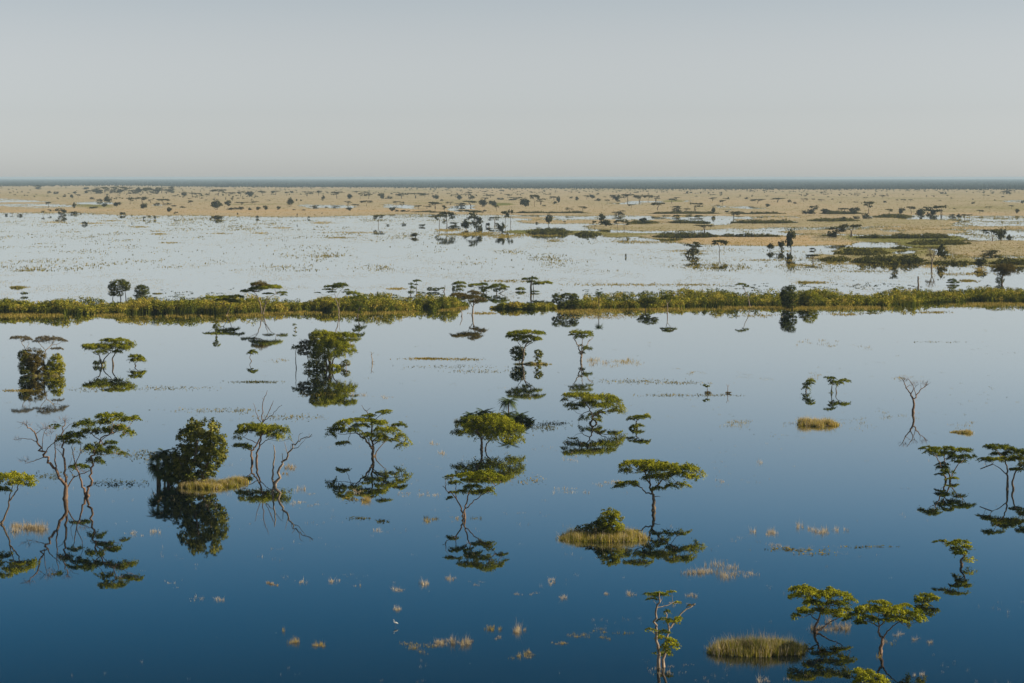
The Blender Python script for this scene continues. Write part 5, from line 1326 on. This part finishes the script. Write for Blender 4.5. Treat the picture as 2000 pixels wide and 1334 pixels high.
# ------------------------------------------------------------------ the far trees, each one an object, shapes shared
def far_mesh(kind, seed):
    """unit tree as (trunk mesh, crown mesh): foot at the origin, 1 m high and 1 m wide"""
    global rng
    keep, rng = rng, np.random.default_rng(seed)
    g, t = Geo(), Geo()
    if kind == 'flat':
        for q in range(rng.integers(2, 4)):
            add_tube(t, [(rng.normal(0, 0.01), 0, -0.05), (rng.normal(0, 0.04), rng.normal(0, 0.03), 0.4), (rng.uniform(-0.25, 0.25), rng.uniform(-0.15, 0.15), 0.8)], [0.030, 0.022, 0.012], 4, 0, 0.5, 3)
        for q in range(rng.integers(8, 12)):
            r = 0.48 * math.sqrt(rng.uniform(0, 1))
            an = rng.uniform(0, 6.28)
            c = np.array([r * math.cos(an), r * math.sin(an), rng.choice([0.92, 0.86, 0.76, 0.62], p=[0.45, 0.3, 0.15, 0.1])])
            n = 34
            o = rng.normal(0, 1, (n, 3)) * np.array([0.11, 0.11, 0.034])
            add_leaves(g, c + o, 0.15, 0.085, None, 0.7, 0, np.clip(rng.normal(0.5, 0.1) + rng.normal(0, 0.1, n), 0, 1))
    elif kind == 'round':
        add_tube(t, [(0, 0, -0.05), (0.02, 0, 0.2), (0.0, 0, 0.5)], [0.04, 0.03, 0.02], 4, 0, 0.5, 2)
        for q in range(rng.integers(12, 16)):
            d = unit(rng.normal(0, 1, 3))
            c = np.array([0, 0, 0.54]) + d * np.array([0.40, 0.40, 0.38]) * rng.uniform(0.45, 1.0)
            n = 36
            o = rng.normal(0, 1, (n, 3)) * 0.085
            p = c + o
            p[:, 2] = np.maximum(p[:, 2], 0.02)
            add_leaves(g, p, 0.15, 0.10, unit(d + unit(o)), 0.8, 0, np.clip(rng.normal(0.40, 0.13) + rng.normal(0, 0.1, n), 0, 1))
    elif kind == 'mixed':
        add_tube(t, [(0, 0, -0.05), (0.05, 0, 0.4), (0.1, 0, 0.85)], [0.035, 0.025, 0.014], 4, 0, 0.5, 3)
        add_tube(t, [(0.03, 0, 0.1), (-0.15, 0, 0.4), (-0.2, 0, 0.75)], [0.03, 0.022, 0.014], 4, 0, 0.5, 3)
        for q in range(15):
            low = q < 8
            c = np.array([rng.uniform(-0.42, 0.42), rng.uniform(-0.3, 0.3), rng.uniform(0.08, 0.55) if low else rng.uniform(0.6, 0.95)])
            n = 34
            o = rng.normal(0, 1, (n, 3)) * (np.array([0.10, 0.10, 0.08]) if low else np.array([0.12, 0.12, 0.035]))
            p = c + o
            p[:, 2] = np.maximum(p[:, 2], 0.02)
            add_leaves(g, p, 0.14, 0.085, None, 0.6, 0, np.clip(rng.normal(0.43, 0.12) + rng.normal(0, 0.1, n), 0, 1))
    else:
        for q in range(10):
            c = np.array([rng.uniform(-0.45, 0.45), rng.uniform(-0.3, 0.3), rng.uniform(0.15, 0.85)])
            c[2] *= 1 - abs(c[0]) * 0.9
            n = 30
            o = rng.normal(0, 1, (n, 3)) * np.array([0.10, 0.10, 0.14])
            p = c + o
            p[:, 2] = np.maximum(p[:, 2], 0.02)
            add_leaves(g, p, 0.16, 0.13, None, 0.5, 0, np.clip(rng.normal(0.40, 0.13) + rng.normal(0, 0.1, n), 0, 1))
    out = (t.mesh('far_trunk', [M['bark']]) if t.n else None, g.mesh('far_crown', [M['far']]))
    rng = keep
    return out


FAR_MESH = {k: [far_mesh(k, 100 + i * 7 + len(k)) for i in range(5)] for k in ('flat', 'round', 'mixed', 'low')}
NAMES = {'flat': ('flat_topped_tree', 'tree'), 'round': ('round_tree', 'tree'), 'mixed': ('mixed_thicket_tree', 'tree'), 'low': ('bush', 'shrub')}
COUNT = {}
PLACED = []                                   # (object, photo point, kind, has its own label)
PHRASE = {'flat': 'flat topped tree', 'round': 'round dark tree', 'mixed': 'ragged thicket tree', 'low': 'low dark bush'}
GROUPS = {'flat': 'flat topped trees scattered over the far plain', 'round': 'round trees scattered over the far plain', 'mixed': 'thicket trees scattered over the far plain', 'low': 'bushes scattered over the far plain'}


def far_tree(frame, u, v, w, h, kind, label=None, short=None):
    """u, v: foot; w, h: width and height in the traced view"""
    ox, oy, sc = FR[frame]
    px, py = ox + u / sc, oy + v / sc
    x, y = ground(px, py)
    s = float(y) / F_PX / sc
    i = COUNT.get(kind, 0)
    COUNT[kind] = i + 1
    name, cat = NAMES[kind]
    tm, cm = FAR_MESH[kind][i % 5]
    if tm is None:
        o = bpy.data.objects.new(name, cm)
    else:
        o = bpy.data.objects.new(name, None)
        for part, me in (('trunk', tm), ('crown', cm)):
            c = bpy.data.objects.new(part, me)
            COL.objects.link(c)
            c.parent = o
    COL.objects.link(o)
    o.location = (float(x), float(y), 0.0)
    o.rotation_euler = (0, 0, (i * 2.4) % 6.28)
    o.scale = (w * s * 1.08, w * s * 1.08, h * s * 1.04)
    tag(o, label, cat, None if label else GROUPS[kind])
    PLACED.append((o, px, py, kind, label))
    return o


LANDMARKS = [  # photo point and the words one would use for it
    ((95, 404), 'grey tree in the small pool'), ((145, 406), 'dark columnar tree by the green streak'), ((209, 398), 'largest dark left round tree'), ((120, 420), 'ragged tree pair on the left shore'),
    ((165, 438), 'tiny tuft alone in bright water'), ((424, 410), 'dark thicket row on the plain'), ((568, 403), 'dark ball tree on a stem'), ((487, 384), 'broad pale tree above the thicket row'), ((745, 389), 'upright round tree near centre left'),
    ((739, 439), 'lone flat tree in bright water'), ((942, 404), 'left big round plain tree'), ((964, 404), 'right big round plain tree'), ((1026, 404), 'tight grove on the central plain'), ((873, 445), 'two thin umbrella trees'),
    ((911, 448), 'olive domed bush'), ((981, 456), 'square olive tree with mirror image'), ((1071, 440), 'lone tree above the reed island'), ((1174, 434), 'dark clump beside the reed strip'), ((811, 462), 'brown dome bush in open water'),
    ((1230, 395), 'long grove on the centre right plain'), ((1358, 412), 'tall flat tree over the reed strip'), ((1393, 418), 'columnar tree at the reed strip end'), ((1257, 437), 'round tree in the reed strip'), ((1219, 451), 'green fan shaped tree'),
    ((1376, 451), 'dark flat tree on olive grass'), ((1545, 488), 'tall dark narrow water tree'), ((1355, 498), 'tufted tree below the reed wall'), ((1405, 497), 'thin flat tree below the reed wall'), ((1669, 418), 'green rounded tree on the right plain'),
    ((1696, 418), 'layered flat tree on the right plain'), ((1761, 418), 'tufted round tree by the big thicket'), ((1820, 427), 'big thicket on the right plain'), ((1640, 465), 'paired flat trees over the reed strip'), ((1950, 472), 'right edge tree clump'),
    ((1838, 510), 'oval tree behind the bare tree'), ((1917, 523), 'round bush at the right bank tip'), ((1750, 531), 'small olive tree in pale water')]
ORD = ['nearest', 'second', 'third', 'fourth', 'fifth', 'sixth', 'seventh', 'eighth', 'ninth', 'tenth', 'eleventh', 'twelfth', 'thirteenth', 'fourteenth', 'fifteenth', 'sixteenth']


def label_far_trees():
    """every far tree is named by the landmark next to it, the side it stands on, and its turn on that side"""
    rows = {}
    for o, px, py, kind, lab in PLACED:
        if lab:
            continue
        d = [math.hypot(px - a[0], 3.0 * (py - a[1])) for a, _ in LANDMARKS]
        j = int(np.argmin(d))
        dx, dy = px - LANDMARKS[j][0][0], py - LANDMARKS[j][0][1]
        if abs(dx) > 2.5 * abs(dy):
            rel = 'left of' if dx < 0 else 'right of'
        else:
            rel = 'beyond' if dy < 0 else 'in front of'
        rows.setdefault((j, rel, kind), []).append((d[j], o))
    for (j, rel, kind), lst in rows.items():
        lst.sort(key=lambda t: t[0])
        for k, (_, o) in enumerate(lst):
            first = ORD[min(k, len(ORD) - 1)] + ' ' if len(lst) > 1 else ''
            o['label'] = first + PHRASE[kind] + ' ' + rel + ' the ' + LANDMARKS[j][1]


K = {'f': 'flat', 'r': 'round', 'm': 'mixed', 'b': 'low'}
FAR = {
    'V4': [(475, 325, 50, 50, 'f', 'grey flat topped tree standing in the small pool at far left'), (725, 335, 45, 60, 'r', 'dark columnar tree at the left end of the green streak on the plain'),
           (1045, 290, 85, 75, 'r', 'largest dark round tree on the plain above the left water'), (1025, 325, 60, 40, 'r', 'low dark round tree directly below the largest left one'), (1140, 322, 75, 55, 'r', 'dark round tree just right of the largest left one'),
           (1270, 300, 60, 65, 'f'), (1400, 342, 80, 60, 'r'), (1390, 290, 80, 60, 'f'), (1595, 300, 100, 55, 'f'), (1530, 305, 50, 30, 'b'), (1470, 285, 50, 35, 'f'), (1650, 370, 70, 45, 'r'), (1865, 310, 50, 50, 'f'),
           (600, 402, 90, 65, 'm', 'ragged tree pair at the left shore of the bright water'), (420, 400, 40, 40, 'f'), (485, 388, 30, 40, 'f'), (730, 388, 90, 25, 'b'), (700, 240, 40, 40, 'r'), (765, 235, 45, 35, 'f'), (630, 225, 45, 20, 'b'),
           (900, 250, 50, 25, 'b'), (970, 268, 50, 30, 'b'), (735, 195, 45, 25, 'r'), (545, 195, 45, 30, 'b'), (485, 185, 35, 20, 'b'), (840, 155, 60, 30, 'r'), (370, 150, 70, 40, 'm'), (920, 338, 80, 25, 'b'), (1195, 402, 60, 32, 'b'),
           (825, 490, 50, 32, 'b', 'tiny dark tuft tree alone in the bright left water'), (60, 402, 30, 20, 'b'), (120, 398, 40, 20, 'f'), (200, 408, 60, 18, 'b'), (840, 190, 40, 30, 'r'), (1330, 262, 60, 25, 'f'), (1400, 250, 50, 30, 'r'),
           (1710, 232, 60, 25, 'f'), (1800, 225, 60, 50, 'r'), (1880, 222, 60, 38, 'f'), (1950, 225, 50, 38, 'f'), (1290, 445, 14, 45, 'f'), (1410, 440, 22, 30, 'b'), (1455, 440, 40, 34, 'f'), (1512, 440, 26, 32, 'b'), (1720, 415, 40, 44, 'f'), (1780, 330, 60, 18, 'b'), (1700, 318, 60, 18, 'b'), (1640, 298, 70, 16, 'b')]
          + [(890 + 46 * i, 198 - (i * 7) % 12, 62 + (i * 13) % 30, 40 + (i * 17) % 30, 'fmrf'[i % 4]) for i in range(18)],
    'V5': [(120, 352, 120, 92, 'r', 'biggest dark rounded tree of the dark thicket row on the plain, left'), (230, 318, 70, 60, 'r', 'rounded tree on the right shoulder of the dark thicket row'), (290, 352, 110, 30, 'b', 'long low dark bush at the right of the dark thicket row'),
           (355, 352, 50, 36, 'b'), (440, 354, 45, 30, 'b'), (520, 356, 45, 42, 'r'), (590, 354, 55, 50, 'r'), (715, 350, 50, 38, 'r'), (840, 320, 78, 82, 'r', 'dark ball shaped tree on a thin stem, right of the dark thicket row'), (870, 354, 34, 14, 'b'), (965, 358, 34, 14, 'b'),
           (490, 302, 60, 34, 'f'), (360, 304, 100, 30, 'f'), (1070, 342, 70, 38, 'm'), (1410, 360, 60, 35, 'r'), (1285, 328, 70, 16, 'b'), (1185, 332, 34, 16, 'b'), (1580, 318, 100, 56, 'f'), (1400, 305, 60, 40, 'f'), (1465, 325, 70, 30, 'f'), (1830, 367, 60, 48, 'r'),
           (1880, 368, 50, 22, 'b'), (1950, 370, 80, 24, 'b'), (1725, 248, 72, 68, 'r', 'dark upright round tree on the far plain near the centre left'), (1410, 244, 70, 52, 'r'), (1290, 240, 110, 65, 'f'), (1160, 254, 40, 46, 'r'), (435, 225, 90, 56, 'r', 'pair like broad round tree on the far plain above the dark thicket row'),
           (350, 220, 60, 46, 'f'), (130, 215, 120, 62, 'f'), (240, 215, 120, 36, 'f'), (20, 225, 50, 30, 'f'), (565, 217, 70, 50, 'f'), (690, 207, 70, 42, 'f'), (800, 217, 40, 42, 'f'), (850, 192, 35, 32, 'r'), (1000, 220, 90, 46, 'f'), (1110, 212, 70, 46, 'f'), (1520, 247, 42, 58, 'f'),
           (1600, 242, 70, 46, 'f'), (1480, 192, 60, 24, 'f'), (1560, 215, 80, 40, 'f'), (1800, 244, 60, 30, 'b'), (1920, 242, 110, 50, 'f'), (1870, 202, 60, 24, 'f'), (1695, 495, 82, 92, 'f', 'lone flat topped tree standing in the bright water left of the pools'), (515, 432, 36, 30, 'b'), (1015, 435, 26, 26, 'b'),
           (1790, 502, 26, 16, 'b'), (1945, 496, 36, 18, 'b'), (125, 440, 110, 36, 'b', 'low grey green bush at the shore below the dark thicket row'), (320, 400, 16, 26, 'b'), (1145, 390, 12, 14, 'b'), (902, 450, 10, 60, 'f'), (1925, 330, 40, 56, 'f'), (1870, 300, 60, 34, 'f')],
    'V6': [(60, 238, 130, 50, 'f'), (150, 228, 60, 36, 'f'), (255, 247, 75, 46, 'r'), (315, 264, 26, 22, 'b'), (485, 252, 72, 48, 'r'), (445, 227, 80, 26, 'f'), (575, 227, 60, 50, 'f'), (612, 252, 72, 42, 'r'), (790, 232, 80, 30, 'f'), (890, 252, 60, 26, 'b'), (955, 237, 45, 40, 'f'),
           (1035, 257, 100, 32, 'm'), (710, 322, 90, 72, 'r', 'left one of two big dark round trees side by side on the plain'), (815, 322, 82, 72, 'r', 'right one of two big dark round trees side by side on the plain'), (740, 267, 50, 36, 'f'),
           (1130, 324, 112, 92, 'r', 'bulky dark round tree at the left of a tight grove on the central plain'), (1220, 320, 76, 112, 'f', 'taller thin tree in the middle of the tight grove on the central plain'), (1280, 302, 84, 60, 'f', 'flat topped tree at the right of the tight grove on the central plain'), (1410, 262, 72, 42, 'f'), (1455, 279, 52, 62, 'r'),
           (1420, 297, 46, 30, 'r'), (1630, 262, 42, 42, 'r'), (1575, 252, 42, 30, 'f'), (1785, 243, 62, 48, 'r'), (1730, 252, 42, 42, 'f'), (1840, 264, 62, 26, 'b'), (1930, 287, 42, 36, 'f'), (1985, 257, 62, 52, 'f'), (250, 347, 122, 72, 'f'), (85, 342, 72, 36, 'f'), (170, 342, 62, 30, 'f'), (500, 322, 92, 42, 'm'),
           (600, 322, 132, 58, 'f'), (400, 302, 72, 30, 'f'), (340, 392, 42, 82, 'f'), (290, 522, 76, 124, 'f', 'left one of two thin umbrella trees at the shore right of the lone flat tree'), (365, 526, 114, 152, 'f', 'right one of two thin umbrella trees at the shore right of the lone flat tree'), (425, 492, 64, 26, 'b'),
           (555, 540, 104, 94, 'r', 'olive domed bush on the golden shore near the centre'), (650, 542, 124, 156, 'm', 'ragged tall tree with dark bushy base beside the olive domed bush'), (640, 420, 170, 62, 'f', 'wide airy flat crown spreading above the olive domed bush'), (765, 512, 42, 38, 'b'), (830, 490, 92, 66, 'f'), (935, 492, 62, 124, 'f'), (985, 512, 52, 154, 'f'),
           (905, 582, 92, 106, 'r', 'square dark olive tree with a mirror image right of the golden shore'), (855, 574, 26, 92, 'f'), (735, 367, 32, 22, 'b'), (495, 367, 42, 22, 'b'), (850, 370, 42, 62, 'f'), (1560, 378, 62, 46, 'f'), (1690, 362, 72, 44, 'f'), (1358, 500, 78, 106, 'r', 'lone round tree on a short stem above the dark reed island'),
           (1870, 470, 84, 84, 'r', 'round tree at the left head of the dark clump beside the reed strip'), (1925, 514, 134, 74, 'r', 'broad dark bush mass below the round tree by the reed strip'), (1805, 544, 32, 84, 'f'), (1240, 482, 32, 14, 'b'), (1510, 472, 22, 17, 'b'), (125, 512, 62, 24, 'b'), (440, 524, 124, 22, 'b'), (55, 615, 92, 42, 'r', 'small brown dome bush floating alone in the bright water'),
           (1110, 272, 30, 20, 'b'), (240, 380, 90, 14, 'b'), (900, 170, 40, 20, 'b'), (730, 185, 40, 18, 'f'), (560, 400, 40, 50, 'f'), (500, 175, 30, 18, 'f'), (1310, 330, 34, 26, 'f')],
    'V7': [(35, 272, 92, 72, 'r', 'darkest tree at the left end of the long grove on the centre right plain'), (130, 277, 104, 78, 'f'), (245, 277, 104, 66, 'f'), (330, 282, 72, 72, 'f'), (405, 272, 84, 52, 'f'), (560, 287, 82, 46, 'f'), (610, 250, 72, 24, 'f'), (165, 330, 62, 34, 'f'), (420, 358, 112, 76, 'f'),
           (610, 378, 94, 64, 'm'), (790, 364, 134, 78, 'f', 'tall flat topped tree over the dark reed strip, left of the columnar tree'), (700, 362, 82, 26, 'f'), (965, 392, 42, 66, 'r', 'dark columnar tree at the end of the reed strip by the pool'), (1010, 335, 42, 34, 'f'), (1055, 302, 46, 46, 'f'), (1325, 344, 46, 26, 'f'),
           (1100, 378, 44, 22, 'b'), (1165, 444, 84, 74, 'f'), (1495, 324, 52, 34, 'r'), (960, 268, 72, 38, 'f'), (1090, 264, 62, 28, 'f'), (1110, 244, 32, 22, 'b'), (1290, 247, 36, 24, 'b'), (1400, 290, 112, 44, 'f'), (1590, 279, 124, 44, 'f'), (1710, 279, 36, 30, 'b'), (1760, 292, 32, 22, 'b'), (1850, 274, 62, 34, 'f'),
           (710, 194, 27, 27, 'b'), (745, 187, 32, 17, 'b'), (1040, 192, 27, 22, 'b'), (40, 402, 104, 44, 'm'), (30, 534, 64, 84, 'f'), (95, 558, 72, 104, 'f', 'small green fan shaped tree on the olive grass strip'), (285, 487, 78, 68, 'r', 'round tree standing in the dark reed strip near the centre right'), (500, 432, 62, 28, 'f'), (605, 464, 64, 64, 'f'),
           (725, 447, 52, 50, 'f'), (820, 446, 64, 44, 'f'), (1945, 392, 72, 84, 'm'), (1890, 392, 104, 44, 'b'), (1420, 444, 44, 24, 'f'), (880, 555, 134, 58, 'f', 'flat dark crowned tree alone on the olive grass strip'), (1225, 617, 52, 26, 'b'), (1725, 742, 112, 212, 'r', 'tall dark narrow tree standing in water right of the orange grass'),
           (1640, 744, 84, 98, 'r', 'dark bushy tree hugging the left side of the tall dark narrow tree'), (1520, 747, 84, 66, 'r', 'squat dark shrub in water left of the tall dark narrow tree'), (772, 792, 134, 132, 'm', 'thin tree with tufted layers in bright water below the reed wall, left one'),
           (1025, 785, 126, 136, 'f', 'thin flat topped tree in bright water below the reed wall, right one'), (1585, 800, 64, 24, 'f'), (1935, 742, 64, 24, 'b'), (1940, 850, 124, 62, 'f', 'low flat tree on the olive spit in the right water'), (110, 810, 14, 40, 'b'), (210, 240, 60, 20, 'f'), (960, 210, 30, 14, 'f'), (1340, 170, 30, 14, 'b'), (1470, 165, 26, 12, 'b'),
           (230, 180, 24, 12, 'b'), (320, 175, 24, 12, 'b'), (800, 222, 24, 10, 'b'), (1210, 235, 36, 12, 'f'), (1940, 250, 30, 14, 'b'), (1860, 225, 30, 22, 'f')],
    'V8': [(60, 393, 94, 54, 'r'), (345, 394, 104, 78, 'r', 'green rounded tree in the reed strip on the right plain'), (250, 378, 114, 44, 'f'), (480, 390, 124, 116, 'f', 'tall layered flat tree beside the green rounded tree on the right plain'), (460, 440, 94, 54, 'b'), (685, 398, 54, 54, 'f'), (805, 394, 72, 68, 'r', 'dark tufted round tree between the layered flat tree and the big thicket'),
           (900, 394, 74, 74, 'f'), (1000, 432, 124, 98, 'r', 'dark left end of the big thicket on the right plain'), (1090, 438, 124, 114, 'm', 'middle of the big thicket on the right plain, with pale trunks'), (1190, 438, 134, 124, 'f', 'airy right end of the big thicket on the right plain'), (1300, 437, 64, 44, 'm'), (1360, 432, 54, 42, 'r'), (1420, 432, 64, 38, 'f'), (1465, 427, 62, 32, 'f'),
           (1570, 390, 54, 38, 'f'), (1935, 388, 42, 48, 'r'), (1880, 342, 46, 36, 'f'), (1660, 340, 64, 22, 'f'), (1505, 294, 32, 26, 'b'), (620, 237, 62, 32, 'f'), (455, 248, 42, 22, 'f'), (640, 283, 32, 24, 'b'), (820, 272, 42, 26, 'f'), (895, 272, 42, 24, 'f'), (760, 258, 24, 12, 'b'), (1830, 198, 82, 42, 'm'), (1195, 194, 42, 24, 'b'), (1235, 197, 27, 15, 'b'),
           (40, 203, 54, 28, 'f'), (1175, 268, 32, 14, 'f'), (1795, 228, 27, 15, 'b'), (1985, 294, 34, 44, 'r'), (160, 624, 160, 108, 'm', 'dark bushy flat tree at the left of a pair over the reed strip'), (310, 624, 184, 126, 'f', 'airy flat topped tree at the right of a pair over the reed strip'), (1690, 662, 134, 116, 'f', 'flat spreading tree at the left of a clump at the right edge'),
           (1780, 658, 94, 136, 'r', 'pointed dark tree in the middle of a clump at the right edge'), (1855, 654, 74, 64, 'r', 'small round tree at the right of a clump at the right edge'), (1190, 850, 114, 158, 'r', 'dark oval tree behind the pale twiggy bare tree on the reed bank'), (230, 464, 64, 48, 'm'), (360, 444, 64, 34, 'b'), (735, 956, 84, 66, 'm', 'small olive tree in pale water below the reed bank'),
           (1585, 915, 140, 90, 'r', 'round dark bush at the left tip of the right edge reed bank'), (1680, 825, 180, 78, 'm', 'wide dark bush crown above the round dark bush at the right'), (420, 900, 60, 34, 'f'), (540, 905, 40, 26, 'b'), (690, 870, 150, 50, 'b', 'low dark bush on the front edge of the reed bank'), (1320, 345, 24, 14, 'b'), (130, 250, 24, 12, 'b'), (20, 270, 60, 24, 'f'),
           (1290, 240, 20, 12, 'b'), (1500, 250, 20, 12, 'b'), (1715, 260, 20, 14, 'b'), (1110, 222, 30, 12, 'f'), (345, 278, 24, 10, 'b'), (370, 278, 24, 10, 'b'), (205, 282, 24, 12, 'b'), (440, 182, 24, 12, 'b'), (560, 175, 20, 10, 'b'), (1690, 192, 24, 16, 'b')],
}
# one thing each: the dark clump of trees and the loose ones
ONES = [(fr,) + t for fr, lst in FAR.items() for t in lst]
for t in ONES:
    far_tree(t[0], t[1], t[2], t[3], t[4], K[t[5]], t[6] if len(t) > 6 else None)

label_far_trees()


def make_far_scatter():
    """the smallest specks of trees on the plain towards the forest"""
    g = Geo()
    n = 1500
    px = rng.uniform(-150, 2150, n)
    front = np.interp(px, [-320, 0, 250, 400, 800, 1100, 1300, 2320], [364.5, 364.5, 364, 366.5, 368.5, 370, 371.5, 371.5])
    lim = np.interp(px, [-150, 300, 900, 1300, 2150], [386, 394, 392, 388, 384])
    py = front + rng.uniform(0, 1, n) ** 1.7 * (lim - front)
    x, y = ground(px, py)
    keep = fbm(x / 260, y / 900, 95, 4) + np.clip((front + 4 - py) / 8, 0, 0.3) > 0.47
    x, y = x[keep], y[keep]
    n = len(x)
    s = y / F_PX
    H = rng.uniform(3.5, 8, n)
    R = np.clip(rng.uniform(2.0, 5.5, n), 0, 6)
    k = 26
    i = np.repeat(np.arange(n), k)
    flat = rng.uniform(0, 1, n) < 0.6
    o = rng.normal(0, 0.42, (n * k, 3))
    C = np.stack([x[i] + o[:, 0] * R[i], y[i] + o[:, 1] * R[i], np.where(flat[i], H[i] * 0.85 + o[:, 2] * 0.8, H[i] * 0.45 + o[:, 2] * H[i] * 0.5)], 1)
    C[:, 2] = np.maximum(C[:, 2], 0.1)
    add_leaves(g, C, 2.3, 1.5, None, 0.6, 0, np.clip(rng.normal(0.45, 0.15, n * k), 0, 1))
    tag(g.build('distant_trees', M['far']), 'tiny tree specks thinning out over the plain in front of the forest', kind='stuff')


make_far_scatter()


# ------------------------------------------------------------------ the white egret
def egret():
    sp = Spot('PX', (772, 1224))
    root = thing('egret', 'small white egret wading alone in the open blue water near the bottom', 'bird', (sp.x, sp.y, 0))
    m, nt, out = new_mat('egret_white')
    b = nt.nodes.new('ShaderNodeBsdfDiffuse')
    b.inputs['Color'].default_value = (0.8, 0.79, 0.76, 1)
    nt.links.new(b.outputs[0], out.inputs['Surface'])
    m2, nt, out = new_mat('egret_bill')
    b = nt.nodes.new('ShaderNodeBsdfDiffuse')
    b.inputs['Color'].default_value = (0.45, 0.30, 0.04, 1)
    nt.links.new(b.outputs[0], out.inputs['Surface'])
    k = 0.9
    g = Geo()      # one continuous body: tail, back, breast, S-shaped neck, head
    P = np.array([(0.42, 0, 0.42), (0.30, 0, 0.48), (0.15, 0, 0.54), (0.0, 0, 0.56), (-0.12, 0, 0.58), (-0.19, 0, 0.68), (-0.15, 0, 0.80), (-0.17, 0, 0.92), (-0.23, 0, 0.96), (-0.29, 0, 0.955)]) * k
    R = np.array([0.012, 0.06, 0.105, 0.115, 0.07, 0.036, 0.028, 0.028, 0.036, 0.016]) * k
    add_tube(g, P, R, 8, 0, 0.5, 3)
    body = g.build('body', m, root, smooth=True)
    g = Geo()
    add_tube(g, np.array([(-0.285, 0, 0.957), (-0.34, 0, 0.95), (-0.41, 0, 0.94)]) * k, [0.013, 0.009, 0.003], 5)
    g.build('bill', m2, root, smooth=True)
    for sy in (-0.04, 0.04):
        g = Geo()
        add_tube(g, np.array([(0.06, sy, 0.50), (0.09, sy, 0.28), (0.05, sy, -0.05)]) * k, [0.014, 0.010, 0.009], 5)
        g.build('leg', M['bark'], root, smooth=True)
        g = Geo()
        V = np.array([(-0.06, sy * 2.2, 0.56), (0.12, sy * 2.7, 0.62), (0.40, sy * 1.2, 0.46), (0.14, sy * 2.6, 0.48), (-0.06, sy * 2.0, 0.52)]) * k
        g.add(V, [(0, 1, 3), (0, 3, 4), (1, 2, 3)])
        g.build('wing', m, root)


egret()
